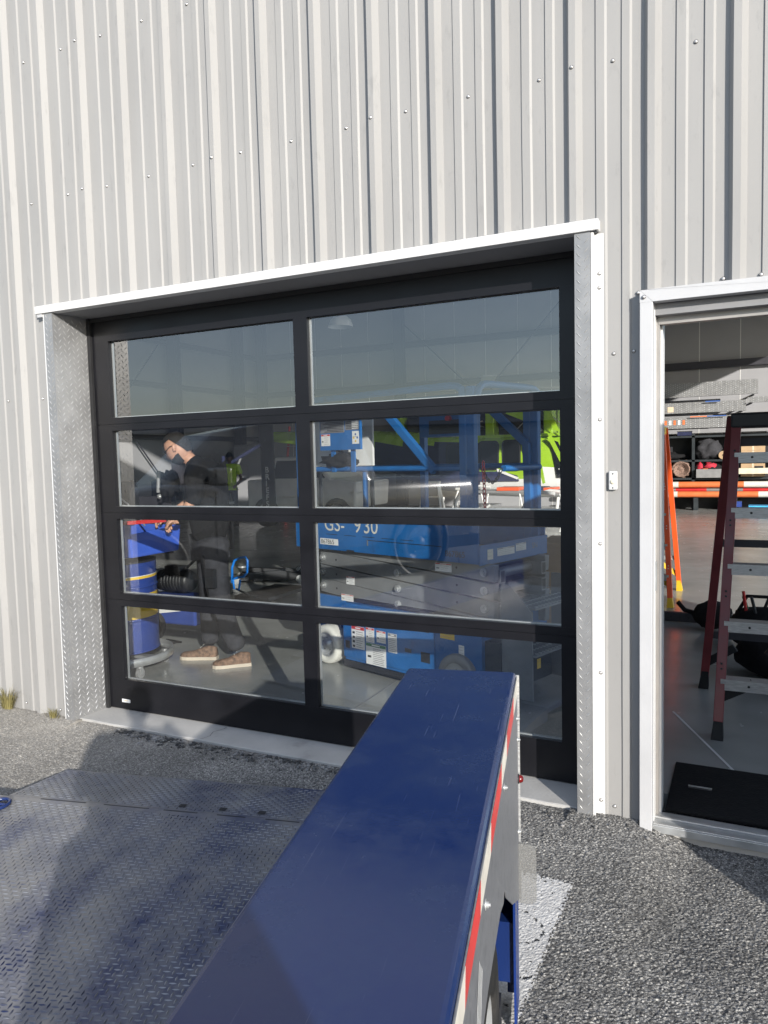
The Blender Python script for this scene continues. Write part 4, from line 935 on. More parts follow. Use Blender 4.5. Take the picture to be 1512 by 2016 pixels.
def shoe(parent, heel, toe, z=0, ms='shoe', sole='shoe_sole'):
    heel = Vector(heel); toe = Vector(toe); d = (toe-heel).normalized(); s_ = Vector((-d.y, d.x, 0)); L_ = (toe-heel).length
    prof_ = [(0,.028,.075),(.08,.034,.085),(.25,.036,.088),(.42,.038,.072),(.6,.045,.05),(.78,.048,.042),(.92,.040,.036),(1.0,.020,.022)]
    up_ = MB(); so_ = MB(); vs = []; n = 10
    for t, w_, h_ in prof_:
        for i in range(n):
            a = math.pi*i/(n-1); vs.append(heel+d*(L_*t)+s_*(w_*math.cos(a))+Vector((0,0,z+.022+h_*math.sin(a)**.8)))
    fs = [(j*n+i, j*n+i+1, (j+1)*n+i+1, (j+1)*n+i) for j in range(len(prof_)-1) for i in range(n-1)]+[tuple(range(n)), tuple(range((len(prof_)-1)*n, len(prof_)*n))[::-1]]
    up_.add(vs, fs, ms, True); o = put('shoe', up_, parent)
    out = [heel+d*(L_*t-.004+(.008*t))+s_*(w_*1.1) for t, w_, h_ in prof_]+[heel+d*(L_*t-.004+.008*t)-s_*(w_*1.1) for t, w_, h_ in prof_[::-1]]
    so_.add([(p.x, p.y, z+.001) for p in out]+[(p.x, p.y, z+.026) for p in out], [tuple(range(16))[::-1], tuple(range(16, 32))]+[(i, (i+1) % 16, 16+(i+1) % 16, 16+i) for i in range(16)], sole)
    put('sole', so_, o)
    lc = MB()
    for k in range(4):
        t = .36+.07*k; p = heel+d*(L_*t)+Vector((0,0,z+.115-.02*k)); lc.tube([p-s_*.02, p+Vector((0,0,.004)), p+s_*.02], .0025, 'rod_white', 5)
    put('lace', lc, o)
wk = thing('person', 'bearded man in black shirt and charcoal trousers leaning over the blue basin', 'person')
body = [(-.06,1.40,.98),(-.045,1.37,1.14),(-.01,1.32,1.30),(-.01,1.26,1.45),(-.045,1.235,1.545),(-.08,1.22,1.59),
        (.06,1.09,1.49),(.115,1.02,1.34),(.10,1.00,1.245),          # near arm 6 7 8
        (-.03,1.43,1.50),(-.12,1.42,1.36),(-.16,1.38,1.27),          # far arm 9 10 11
        (.0,1.33,.93),(-.12,1.46,.93)]
E_ = [(0,1),(1,2),(2,3),(3,4),(4,5),(3,6),(6,7),(7,8),(3,9),(9,10),(10,11),(0,12),(0,13)]
skin_mesh('shirt', body, E_, [(.165,.13),(.17,.14),(.185,.15),(.18,.135),.08,.065,.09,.072,.064,.09,.072,.064,.11,.11], ['black_cloth'], wk)
legs = [(-.06,1.39,.99),(.03,1.32,.90),(.10,1.27,.50),(.22,1.33,.115),(-.13,1.46,.90),(-.12,1.43,.50),(-.12,1.41,.115),(.06,1.29,.70),(-.13,1.45,.70),(.16,1.30,.28),(-.12,1.42,.28)]
skin_mesh('trousers', legs, [(0,1),(1,7),(7,2),(2,9),(9,3),(0,4),(4,8),(8,5),(5,10),(10,6)], [(.15,.13),.115,.092,.075,.115,.092,.075,.105,.105,.082,.082], ['trouser'], wk)
h = MB(); h.tube([(.02,1.195,.86),(.06,1.175,.60),(.12,1.205,.36)], .006, 'black_cloth', 6); h.box(.06, .14, 1.16, 1.20, .62, .76, 'dark'); put('seam', h, wk)
shoe(wk, (.29,1.375,0), (.07,1.20,0)); shoe(wk, (-.065,1.42,0), (-.345,1.325,0))
skin_mesh('neck', [(-.045,1.235,1.53),(-.085,1.222,1.58),(-.125,1.20,1.625)], [(0,1),(1,2)], [.062,.055,.055], 'skin', wk, 1)
skin_mesh('forearm', [(.105,1.0,1.27),(.04,.99,1.20),(-.02,.985,1.15)], [(0,1),(1,2)], [.046,.04,.028], 'skin', wk, 2)
skin_mesh('forearm', [(-.155,1.385,1.29),(-.235,1.30,1.22),(-.30,1.22,1.16)], [(0,1),(1,2)], [.046,.04,.028], 'skin', wk, 2)
hand(wk, (-.02,.985,1.15), Vector((-.93,.05,-.36)).normalized(), Vector((.1,-.98,0)), Vector((-.36,0,.93)), 'skin', .75)
hand(wk, (-.30,1.22,1.16), Vector((-.75,-.55,-.36)).normalized(), Vector((.55,-.83,0)), Vector((-.3,-.2,.93)), 'skin', .6)
hc = Vector((-.165,1.185,1.665)); hf = Vector((-.80,-.28,-.53)).normalized(); hu = Vector((-.50,-.12,.85)).normalized()
mb, hs, hup = head_mesh(hc, hf, hu, 1.05, 'skin'); put('head', mb, wk)
put('hair', cap_shell(hc, hf, hs, hup, 1.06, 'hair', .55, -.55, 1.06), wk)
bd = MB(); vs = []
for j in range(6):
    for i in range(13):
        a = math.radians(-95+190*i/12); t = j/5; zz = -.42-.52*t-(.0 if abs(a) > .6 else .08)*(1-t); r = math.sqrt(max(0, 1-zz*zz))*(1.08); vs.append(hc+hs*(math.sin(a)*r*.078)+hf*(math.cos(a)*r*.10)+hup*(zz*.124-.008*(math.cos(a) > .3)))
bd.add(vs, [(j*13+i, j*13+i+1, (j+1)*13+i+1, (j+1)*13+i) for j in range(5) for i in range(12)], 'hair', True); put('beard', bd, wk)
gl_ = MB(); 
for sg in (-1, 1):
    e = hc+hs*(.034*sg)+hf*.098+hup*.012; gl_.tube([e+hs*(.023*math.cos(t))+hup*(.017*math.sin(t)) for t in np.linspace(0, 6.28, 13)[:-1]], .003, 'dark', 5, closed=True)
    gl_.tube([e+hs*(.022*sg), hc+hs*(.085*sg)+hf*.02+hup*.02, hc+hs*(.082*sg)-hf*.02+hup*.012], .0028, 'dark', 5)
put('glasses', gl_, wk)
ap = MB(); ap.blob((-.20,1.12,1.40), (.055,.08,.10), 'black_cloth', 5, .4, 3, 3); ap.tube([(-.22,1.03,1.50),(-.225,1.02,1.34)], .014, 'rod_grey'); ap.blob((-.225,1.03,1.31), (.02,.015,.02), 'galv', 2)
tag(put('spray_gun_kit', ap), 'black tool with chrome parts held in front of the man bending over', 'tool')
# second worker, far back
w2 = thing('person', 'worker in lime green T-shirt and dark cap standing far back', 'person', (-7.6, 11.5, 0), (0, 0, .35))
skin_mesh('shirt', [(0,0,1.0),(0,0,1.2),(0,0,1.40),(0,0,1.50),(-.2,0,1.42),(-.27,-.03,1.22),(.2,0,1.42),(.27,-.03,1.22),(0,0,.92)], [(0,1),(1,2),(2,3),(2,4),(4,5),(2,6),(6,7),(0,8)], [(.17,.12),(.18,.13),(.17,.12),.07,.085,.075,.085,.075,(.17,.12)], 'lime_cloth', w2)
skin_mesh('trousers', [(0,0,.95),(-.1,0,.85),(-.11,0,.48),(-.12,.02,.08),(.1,0,.85),(.11,0,.48),(.12,.02,.08)], [(0,1),(1,2),(2,3),(0,4),(4,5),(5,6)], [.13,.09,.07,.06,.09,.07,.06], 'denim', w2)
skin_mesh('arm', [(-.27,-.03,1.26),(-.29,-.06,1.1),(-.22,-.2,.98)], [(0,1),(1,2)], [.045,.04,.03], 'skin_dark', w2, 1); skin_mesh('arm', [(.27,-.03,1.26),(.29,-.06,1.1),(.22,-.2,.98)], [(0,1),(1,2)], [.045,.04,.03], 'skin_dark', w2, 1)
hand(w2, (-.22,-.2,.98), (.2,-.95,-.2), (1,.2,0), (0,-.2,.97), 'skin_dark', .5); hand(w2, (.22,-.2,.98), (-.2,-.95,-.2), (-1,.2,0), (0,-.2,.97), 'skin_dark', .5)
skin_mesh('neck', [(0,0,1.47),(0,0,1.56)], [(0,1)], [.06,.055], 'skin_dark', w2, 1)
mb, hs2, hu2 = head_mesh((0,-.01,1.64), (0,-1,0), (0,0,1), 1.0, 'skin_dark'); put('head', mb, w2)
put('cap', cap_shell((0,-.01,1.65), Vector((0,-1,0)), hs2, hu2, 1.0, 'black_cloth', .12, -.1, 1.08), w2)
h = MB(); h.add([(-.07,-.09,1.67),(.07,-.09,1.67),(.06,-.17,1.655),(-.06,-.17,1.655)], [(0,1,2,3)], 'black_cloth'); put('cap_peak', h, w2)
shoe(w2, (-.12,.1,0), (-.13,-.17,0), 0, 'dark', 'dark'); shoe(w2, (.12,.1,0), (.13,-.17,0), 0, 'dark', 'dark')
# the photographer, standing behind the fender (out of frame, casts the broad soft shadow)
w3 = thing('person', 'person in dark jacket standing behind the end of the trailer fender, arms raised', 'person', (3.86, -3.68, -.015), (0, 0, .45+math.pi))
skin_mesh('jacket', [(0,0,1.0),(0,0,1.2),(0,0,1.38),(0,0,1.47),(-.21,0,1.40),(-.27,-.12,1.22),(.21,0,1.40),(.27,-.12,1.22),(0,0,.88),(-.17,-.25,1.32),(.17,-.25,1.32)], [(0,1),(1,2),(2,3),(2,4),(4,5),(2,6),(6,7),(0,8),(5,9),(7,10)], [(.19,.13),(.19,.14),(.19,.13),.07,.085,.07,.085,.07,(.2,.14),.045,.045], 'jacket', w3)
skin_mesh('trousers', [(0,0,.95),(-.1,0,.85),(-.12,0,.48),(-.13,.02,.08),(.1,0,.85),(.12,0,.48),(.13,.02,.08)], [(0,1),(1,2),(2,3),(0,4),(4,5),(5,6)], [.14,.10,.08,.065,.10,.08,.065], 'denim', w3)
skin_mesh('neck', [(0,0,1.44),(0,0,1.54)], [(0,1)], [.06,.055], 'skin', w3, 1)
mb, hs3, hu3 = head_mesh((0,-.01,1.62), (0,-1,0), (0,0,1), 1.0, 'skin'); put('head', mb, w3)
put('hair', cap_shell((0,-.01,1.62), Vector((0,-1,0)), hs3, hu3, 1.0, 'hair', .45, -.4, 1.05), w3)
hand(w3, (-.17,-.25,1.32), (.5,-.5,.7), (0,.5,.8), (-.8,-.2,.3), 'skin', .6, 1, 1); hand(w3, (.17,-.25,1.32), (-.5,-.5,.7), (0,.5,.8), (.8,-.2,.3), 'skin', .6, 1, 1)
shoe(w3, (-.13,.1,0), (-.15,-.17,0), 0, 'dark', 'dark'); shoe(w3, (.13,.1,0), (.15,-.17,0), 0, 'dark', 'dark')

# ================================================================== LADDERS
def ladder(name, label, ff, bf, top, width, m, cap_m, foot_m, nst, tilt=0):
    """step ladder: ff/bf = feet of the right or left stile pair, other pair is offset by width along X"""
    L_ = thing(name, label, 'ladder', (ff[0], ff[1], 0)); o = Vector((ff[0], ff[1], 0)); H = top[2]
    tf = Vector(top)-o; tb = Vector((bf[0]*.15+top[0]*.85, top[1]+.10, H))-o; b0 = Vector((bf[0], bf[1], 0))-o
    def side(sx, tx):
        for a, b, w_ in ((Vector((sx, 0, 0)), tf+Vector((tx, 0, 0)), .075), (b0+Vector((sx*1.0, 0, 0)), tb+Vector((tx, 0, 0)), .055)):
            d = (b-a); a2 = a+d*(.085/H)
            h = MB(); h.beam(a2, b, .050, w_, m, up=(0, -1, .2)); put('stile', h, L_, bevel=.003)
            f = MB(); dd = d*(.12/H); vs = []
            for e, k_ in ((a, .062), (a+dd, .042)):
                for i, j in ((-1,-1),(1,-1),(1,1),(-1,1)): vs.append(e+Vector((i*k_/2, j*k_*.8, 0)))
            f.add(vs, [(3,2,1,0),(4,5,6,7),(0,1,5,4),(1,2,6,5),(2,3,7,6),(3,0,4,7)], foot_m); put('foot', f, L_)
            return_ = None
    side(0, 0); side(width, width*.72 if width > 0 else width*.72)
    for i in range(1, nst+1):
        t = i*.305/H
        if t > .96: break
        a = tf*t; b = Vector((width, 0, 0))+(tf+Vector((width*.72, 0, 0))-Vector((width, 0, 0)))*t
        h = MB(); h.beam(a, b, .085, .024, 'step_alu', up=(0, 0, 1)); h.box(min(a.x, b.x)+.02, max(a.x, b.x)-.02, a.y-.050, a.y-.044, a.z-.045, a.z+.013, 'step_alu'); st_ = put('step', h, L_)
        h = MB(); h.cyl(((a.x+b.x)/2-.1, a.y-.0505, a.z-.014), (0,-1,0), .007, .002, 'dark', 8); put('rivet', h, st_)
        a = b0+(tb-b0)*(t*1.0+.04); b = b0+Vector((width, 0, 0))+(tb+Vector((width*.72, 0, 0))-b0-Vector((width, 0, 0)))*(t+.04)
        if i % 2: h = MB(); h.beam(a, b, .02, .045, 'insteel' if m == 'maroon' else 'step_alu'); put('rear_bar', h, L_)
    # knee braces
    for sx, sg in ((0, 1), (width, -1)):
        if width < 0: sg = -sg
        for p0, p1 in ((tf*.12+Vector((sx, 0, 0)), tf*.17+Vector((sx+.16*sg, 0, 0))), (b0+(tb-b0)*.10+Vector((sx, 0, 0)), b0+(tb-b0)*.17+Vector((sx+.16*sg, 0, .0)))):
            h = MB(); h.beam(p0, p1, .02, .05, foot_m); put('brace', h, L_)
    x0 = min(0, width*.72)-.03+tf.x; x1 = max(0, width*.72)+.03+tf.x
    h = MB(); h.box(x0, x1, tf.y-.06, tb.y+.05, H-.07, H+.015, cap_m); put('top_cap', h, L_, bevel=.012)
    for i in range(4):
        t = (i+1)*.22; r_ = MB(); p = tf*t
        for dz in (-.014, .014): r_.cyl((p.x+.002*0-.0, p.y-.040, p.z+dz), (0,-1,0), .006, .003, 'dark' if m == 'maroon' else 'paper', 8)
        put('rivet', r_, L_)
    return L_
ladder('step_ladder', 'dark red fibreglass stepladder with aluminium steps standing inside the open doorway', (3.558, 1.111), (3.445, 2.032), (3.635, 1.50, 1.745), .50, 'maroon', 'dark', 'rubber', 5)
ladder('step_ladder', 'bright orange stepladder with yellow feet and yellow top behind the door frame', (3.014, 4.655), (3.024, 5.645), (2.90, 5.02, 1.79), -.46, 'orange', 'yellow', 'yellow', 5)
def small_ladder(x, y, H, rz, m, label):
    L_ = thing('step_ladder', label, 'ladder', (x, y, 0), (0, 0, rz), 'small white stepladders')
    for s_ in (-1, 1):
        for a, b in (((s_*.28, -.3, 0), (s_*.12, 0, H)), ((s_*.28, .35, 0), (s_*.12, .04, H))):
            h = MB(); h.beam(a, b, .04, .05, m); put('stile', h, L_)
    for i in range(1, 4):
        t = i/4; h = MB(); h.beam((-.28+.16*t, -.3+.3*t, H*t), (.28-.16*t, -.3+.3*t, H*t), .09, .02, m); put('step', h, L_)
    h = MB(); h.box(-.16, .16, -.06, .1, H-.02, H+.02, m); put('top_cap', h, L_)
small_ladder(-1.64, 9.8, 1.07, .2, 'white', 'white stepladder standing beyond the lift, left one')
small_ladder(-1.06, 10.0, .94, -.3, 'white', 'shorter white stepladder beyond the lift, right of the first one')

# ================================================================== HELICOPTER
HC = thing('helicopter', 'lime green and white helicopter with open cowlings parked across the hangar', 'helicopter', (0, 13.2, 0))
secs_ = [(-7.6,2.05,2.3,.10),(-5.5,1.75,2.25,.22),(-4.3,1.35,2.2,.42),(-3.5,1.0,2.15,.58),(-2.7,.76,2.05,.66),(-1.6,.64,2.0,.70),(-.5,.60,2.0,.70),(.05,.60,1.93,.68),(.4,.63,1.66,.62),(.75,.70,1.36,.50),(1.05,.80,1.16,.34),(1.25,.92,1.05,.12)]
hb = MB(); n = 28; vs = []
for (x, zb, zt, hw) in secs_:
    cz = (zb+zt)/2; hh = (zt-zb)/2
    for i in range(n):
        a = 2*math.pi*i/n; c_, s_ = math.cos(a), math.sin(a); e = .62
        vs.append((x, hw*math.copysign(abs(c_)**e, c_), cz+hh*math.copysign(abs(s_)**e, s_)))
for j in range(len(secs_)-1):
    for i in range(n):
        f = (j*n+i, j*n+(i+1) % n, (j+1)*n+(i+1) % n, (j+1)*n+i); zc = sum(vs[q][2] for q in f)/4
        xm = secs_[j][0]; lim = 1.30 if xm < -2 else 1.16
        hb.f.append(list(f)); hb.mi.append(2 if (xm < -2.2 and zc < 1.85) else (0 if zc > lim else 1)); hb.sm.append(True)  # navy tail side: dark vehicle reflection from the panes put into the paint
hb.v = vs; hb.ms = ['lime', 'white', 'navy']; put('fuselage', hb, HC)
def hwin(poly, m_, y=-.705, d=.012, nm='window', par=None):
    h = MB(); h.prism(poly, 'y', y-d, y+.03, m_); return put(nm, h, par or HC)
for x0, x1, z0, z1 in ((-2.35, -1.80, 1.28, 1.80), (-1.60, -1.18, 1.24, 1.84), (-1.06, -.70, 1.22, 1.85)):
    fr_ = hwin(rrect(x0-.025, x1+.025, z0-.025, z1+.025, .10), 'rubber', -.70, .006, 'window_frame'); hwin(rrect(x0, x1, z0, z1, .09), 'tinted', -.705, .010, 'window_pane', fr_)
h_ = hwin(rrect(-.60, -.34, .92, 1.90, .10), 'rubber', -.70, .008, 'door_opening'); hwin(rrect(-.57, -.43, 1.25, 1.87, .05), 'rod_white', -.71, .012, 'seat_back', h_); hwin(rrect(-.50, -.40, 1.0, 1.5, .03), 'dark', -.72, .02, 'seat', h_)
h = MB(); h.prism([(-.47, 1.97), (-.42, 1.99), (-.30, 1.75), (-.14, 1.28), (-.08, .95), (-.13, .93), (-.22, 1.28), (-.36, 1.72)], 'y', -1.0, -.96, 'lime'); put('cabin_door', h, HC)
hwin([(-.04, 1.86), (.12, 1.80), (.33, 1.36), (.30, 1.05), (.10, 1.05)], 'tinted', -.70, .010, 'window_pane')
h = MB(); h.beam((-.05, -.72, 1.92), (.40, -.66, 1.0), .05, .09, 'lime'); h.beam((.15, -.69, 1.25), (.33, -.68, 1.02), .04, .05, 'white'); put('door_post', h, HC)
h = MB(); h.prism([(-1.75, 1.20), (-1.10, 1.20), (-.75, 1.10), (-.72, .98), (-1.75, .98)], 'y', -.715, -.68, 'navy'); h.prism([(-1.2, 1.20), (-.75, 1.02), (-.72, 1.06), (-1.2, 1.26)], 'y', -.718, -.68, 'white'); put('side_stripe', h, HC)
# engine deck with open bays
h = MB(); h.box(-3.7, .0, -.38, .38, 1.95, 2.0, 'dark'); h.box(-3.7, -.05, -.05, .05, 2.0, 2.75, 'dark'); h.box(-3.6, -.3, -.36, .36, 2.60, 2.72, 'lime'); h.box(-2.2, .1, -.5, .5, 1.93, 1.99, 'lime'); put('engine_deck', h, HC)
for x0, x1 in ((-3.75, -3.6), (-2.05, -1.90), (-1.55, -1.35), (-.25, -.05)):
    h = MB(); h.box(x0, x1, -.42, .42, 1.98, 2.65, 'lime'); put('cowl_panel', h, HC, bevel=.02)
random.seed(11)
for k in range(3):
    h = MB(); x0 = (-3.5, -1.9, -1.3)[k]; x1 = (-2.1, -1.6, -.3)[k]
    for q in range(16):
        a = (random.uniform(x0, x1), random.uniform(-.4, -.15), random.uniform(2.03, 2.6)); b = (min(max(a[0]+random.uniform(-.35, .35), x0), x1), a[1]+random.uniform(-.05, .1), min(max(a[2]+random.uniform(-.3, .3), 2.0), 2.62))
        h.tube([a, b], random.choice([.012, .02, .035, .06]), random.choice(['galv', 'dark', 'insteel', 'step_alu', 'brass', 'dark']), 7)
    h.tube([(x0, -.1, 2.3), (x1, -.1, 2.3)], .17, 'insteel', 12); put('engine', h, HC)
h = MB(); h.prism([(-.92, 2.42), (-.80, 2.62), (-.30, 2.60), (-.26, 2.14)], 'y', -.95, -.92, 'lime'); put('cowl_door', h, HC)
h = MB(); h.prism([(-.10, 2.55), (.02, 2.4), (.20, 2.0), (.05, 2.05)], 'y', -.85, -.82, 'lime'); h.tube([(-.05, -.8, 2.4), (.35, -.8, 2.05)], .012, 'galv'); put('cowl_door', h, HC)
h = MB(); h.lathe((-1.7, 0, 2.7), (0,0,1), [(.12,0),(.10,.25),(.2,.3),(.2,.36),(.0001,.4)], 'insteel', 16); put('rotor_mast', h, HC)
for k in range(4):
    a = math.radians(20+90*k); h = MB(); h.beam((-1.7+.2*math.cos(a), .2*math.sin(a), 3.05), (-1.7+3.4*math.cos(a), 3.4*math.sin(a), 3.0), .26, .03, 'rod_grey'); put('rotor_blade', h, HC)
for s_ in (-1, 1):
    h = MB(); h.tube([(-3.1, s_*.9, .12), (.7, s_*.9, .12), (1.0, s_*.9, .22)], .045, 'white'); h.tube([(-2.5, s_*.9, .12), (-2.5, s_*.6, .62)], .035, 'white'); h.tube([(.1, s_*.9, .12), (.1, s_*.6, .62)], .035, 'white'); put('skid', h, HC)
sr = thing('stretcher', 'grey stretcher with orange straps lying on the stand before the helicopter', 'stretcher', (-.4, 11.6, 0))
h = MB(); h.box(-.9, .95, -.25, .25, .78, .84, 'rod_grey'); put('bed', h, sr, bevel=.02)
h = MB(); h.box(-.45, .0, -.27, .27, .835, .90, 'orange'); h.box(.25, .5, -.27, .27, .835, .9, 'navy'); h.box(.5, .7, -.27, .27, .835, .89, 'orange'); put('strap', h, sr)
h = MB()
for x in (-.8, .0, .8): h.tube([(x, -.2, .78), (x+.15, -.2, .02)], .018, 'white'); h.tube([(x+.15, -.2, .78), (x, -.2, .02)], .018, 'white')
put('leg_frame', h, sr)
for i, (x, y, lab) in enumerate(((-.63, 8.8, 'white tubular work stand seen through the lift rails, nearest the chain'), (1.0, 7.1, 'white tubular work stand seen at the right edge of the panes'))):
    t_ = thing('work_stand', lab, 'stand', (x, y, 0))
    h = MB(); h.tube([(-.2, 0, .02), (-.17, 0, .75), (-.05, 0, .98), (.12, 0, 1.02), (.3, 0, 1.0)], .028, 'white', 10); h.tube([(-.2, .5, .02), (-.17, .5, .75), (-.05, .5, .98), (.12, .5, 1.02), (.3, .5, 1.0)], .028, 'white', 10); put('bent_tube', h, t_)
    h = MB(); h.tube([(-.17, 0, .6), (-.17, .5, .6)], .02, 'white'); h.tube([(-.19, 0, .3), (.45, 0, .72)], .02, 'white'); h.box(-.1, .5, .0, .5, .68, .72, 'red' if i else 'rod_grey'); put('cross_bar', h, t_)
    for yy in (0, .5):
        h = MB(); h.cyl((-.2, yy-.015, .05), (0,1,0), .05, .03, 'dark', 14); put('wheel', h, t_)
vn = thing('parked_pickup', 'white pickup truck parked far inside the hangar left of the helicopter', 'pickup truck', (-5.4, 12.2, 0))
h = MB(); h.prism([(-1.6, .45), (1.3, .45), (1.35, 1.05), (.7, 1.12), (.35, 1.6), (-.8, 1.62), (-.95, 1.12), (-1.6, 1.1)], 'y', -.85, .85, 'white'); put('body', h, vn, bevel=.05)
h = MB(); h.prism([(.55, 1.14), (.28, 1.53), (-.10, 1.54), (-.10, 1.13)], 'y', -.862, -.84, 'tinted'); h.prism([(-.18, 1.13), (-.18, 1.54), (-.72, 1.54), (-.85, 1.13)], 'y', -.862, -.84, 'tinted'); put('window', h, vn)
for x in (-1.05, .85): wheel(vn, 'wheel', (x, -.82, .34), .34, .2, (0,-1,0))

# ================================================================== BACK WALL RACK AND ITS LOAD
rk = thing('storage_rack', 'long black steel storage shelving along the back wall seen through the doorway', 'shelving', (0, 18.25, 0))
for x in (-.1, 1.0, 2.42, 3.45, 5.2):
    h = MB(); h.box(x-.035, x+.035, -.30, -.24, 0, 1.97, 'rack'); h.box(x-.035, x+.035, .2, .26, 0, 1.97, 'rack'); h.box(x-.01, x+.01, -.24, .2, .1, 1.9, 'rack'); put('upright', h, rk)
for z in (.42, .83, 1.30, 1.93):
    h = MB(); h.box(-.1, 5.2, -.30, .26, z-.05, z, 'rack'); put('shelf', h, rk)
h = MB(); h.box(-.1, 5.2, .26, .28, 0, 1.97, 'dark'); put('back_panel', h, rk)
def rest(name, mb, loc, label, cat, group=None, rz=0): return tag(put(name, mb, None, loc, (0,0,rz)), label, cat, group)
b = MB(); b.blob((0,0,0), (.30,.18,.27), 'grey_cloth', 4, .35, 3, 2.4); rest('duffel_bag', b, (2.78, 18.1, 1.56), 'large black duffel bag on the upper rack shelf beside the wooden roll', 'bag')
b = MB(); b.tube([(0,-.12,0),(0,.12,0)], .105, 'card', 24); b.tube([(0,-.125,0),(0,-.121,0)], .02, 'dark', 10); rest('paper_roll', b, (3.13, 18.05, 1.41), 'round tan roll lying beside the large black duffel bag', 'roll')
b = MB(); b.blob((0,0,0), (.30,.2,.20), 'black_cloth', 9, .35, 3, 3); b.blob((.1,-.1,.08), (.16,.12,.10), 'bag_red', 3, .3, 2); b.blob((-.15,-.1,.06), (.10,.1,.13), 'bag_red', 8, .3, 2); b.box(-.06, .06, -.235, -.225, -.18, .02, 'rod_orange'); rest('sports_bag', b, (2.72, 18.1, 1.05), 'red and black bag with an orange tag on the middle rack shelf', 'bag')
b = MB()
for q in range(9): b.tube([(.22*math.cos(t+q*.5)*(.4+q*.07), -.1-.01*q, .20*math.sin(t+q*.5)*(.4+q*.07)) for t in np.linspace(0, 5.5, 12)], .022, 'bag_brown', 6)
b.blob((0,0,0), (.26,.12,.22), 'bag_brown', 6, .3, 3, 4); rest('wound_hose', b, (2.12, 18.1, 1.06), 'coiled brown hose bundle on the middle rack shelf left of the red bag', 'hose')
b = MB(); b.blob((0,0,0), (.42,.16,.10), 'black_cloth', 12, .25, 3, 3); rest('tool_roll', b, (1.75, 18.1, 1.40), 'flat black cloth tool roll on the upper shelf, left of the duffel bag', 'tool roll')
for i, (x, z, sx, sz, lab) in enumerate(((3.82, 1.33, .55, .36, 'wide cardboard box on the upper rack shelf right of the dark red ladder'), (3.82, .85, .55, .33, 'cardboard box on the middle rack shelf right of the dark red ladder'), (1.55, .85, .3, .3, 'cardboard box on the middle shelf behind the orange ladder'))):
    b = thing('cardboard_box', lab, 'box', (x, 18.12, z)); h = MB(); h.box(-sx/2, sx/2, -.2, .15, 0, sz, 'card'); put('carton', h, b, bevel=.004)
    h = MB(); h.box(-sx/2, sx/2, -.2025, -.201, sz*.5-.004, sz*.5+.004, 'wood'); h.box(-.02, .02, -.2025, -.201, 0, sz, 'brass'); put('packing_tape', h, b)
b = MB(); b.box(-.45, .35, -.15, .1, 0, .22, 'rod_grey'); rest('grey_case', b, (2.95, 17.97, .835), 'long grey case on the rack just above the orange striped tubes', 'case')
b = MB(); b.box(-.45, .35, -.15, .1, 0, .14, 'beige'); b.box(-.1, .1, -.12, .05, .14, .19, 'dark'); rest('yellow_case', b, (3.95, 17.75, .93), 'pale yellow plastic case above the step of the dark red ladder', 'case')
tb = thing('striped_tubes', 'long orange and white striped poles lying low in front of the rack', 'poles', (0, 17.85, 0))
for zc, yy, segs in ((.66, -.08, ((-.5, 1.1, 'rod_orange'), (1.1, 2.08, 'rod_white'), (2.08, 3.62, 'rod_orange'), (3.62, 4.4, 'rod_white'))), (.41, -.12, ((-.5, 1.1, 'rod_orange'), (1.1, 2.06, 'rod_white'), (2.06, 3.95, 'rod_orange'), (3.95, 5.0, 'rod_white'))), (.535, .06, ((1.1, 2.0, 'rod_grey'), (2.0, 2.75, 'red'), (2.75, 3.6, 'rod_grey'), (3.6, 4.3, 'red')))):
    for a, b_, m_ in segs:
        h = MB(); h.tube([(a, yy, zc), (b_, yy, zc)], .078, m_, 16); put('tube_section', h, tb)
h = MB()
for x in (.2, 2.5, 4.6): h.box(x-.05, x+.05, -.2, .12, 0, .33, 'rack')
put('rest_block', h, tb)
for i, (x0, x1, z0, z1, yy, lab) in enumerate(((1.62, 3.92, 2.93, 3.30, 17.9, 'upper long diamond plate guard hung high on the back wall'), (1.0, 3.65, 2.52, 2.80, 18.0, 'middle diamond plate guard above the rack, left part'), (3.68, 5.1, 2.72, 2.86, 18.0, 'short diamond plate guard end right of the middle one'), (.9, 5.1, 2.12, 2.42, 17.85, 'lowest long diamond plate guard lying on top of the rack'))):
    t_ = thing('tread_plate_guard', lab, 'metal panel', (0, yy, 0)); h = MB(); h.box(x0, x1, 0, .03, z0, z1, 'plate'); h.box(x0, x1, -.10, 0, z0, z0+.01, 'plate'); put('panel', h, t_)
    h = MB(); tread(h, (x0, 0, z0), (1,0,0), (0,0,1), (0,-1,0), x1-x0, z1-z0, 'galv', .055, .055, l=.022, wd=.007, hgt=.004); stuff(put('tread_pattern', h, t_))
    h = MB()
    for xx in (x0+.1, x1-.1): h.box(xx-.02, xx+.02, .03, 18.9-yy, z0+.02, z0+.06, 'insteel')
    put('bracket', h, t_)
    if i == 3:
        h = MB(); h.box(2.35, 2.75, -.101, -.095, 2.40, 2.425, 'rod_orange'); h.box(2.75, 3.2, -.101, -.095, 2.40, 2.425, 'sign_blue')
        for q in range(5): h.box(1.72+q*.11, 1.78+q*.11, -.004, -.002, 2.22, 2.34, 'paper' if q % 2 else 'rod_orange')
        put('sticker', h, t_)
    if i == 1:
        h = MB(); h.box(1.78, 1.93, -.006, -.003, 2.56, 2.70, 'brass'); h.box(2.7, 3.05, -.102, -.09, 2.78, 2.81, 'sign_blue'); put('sticker', h, t_)
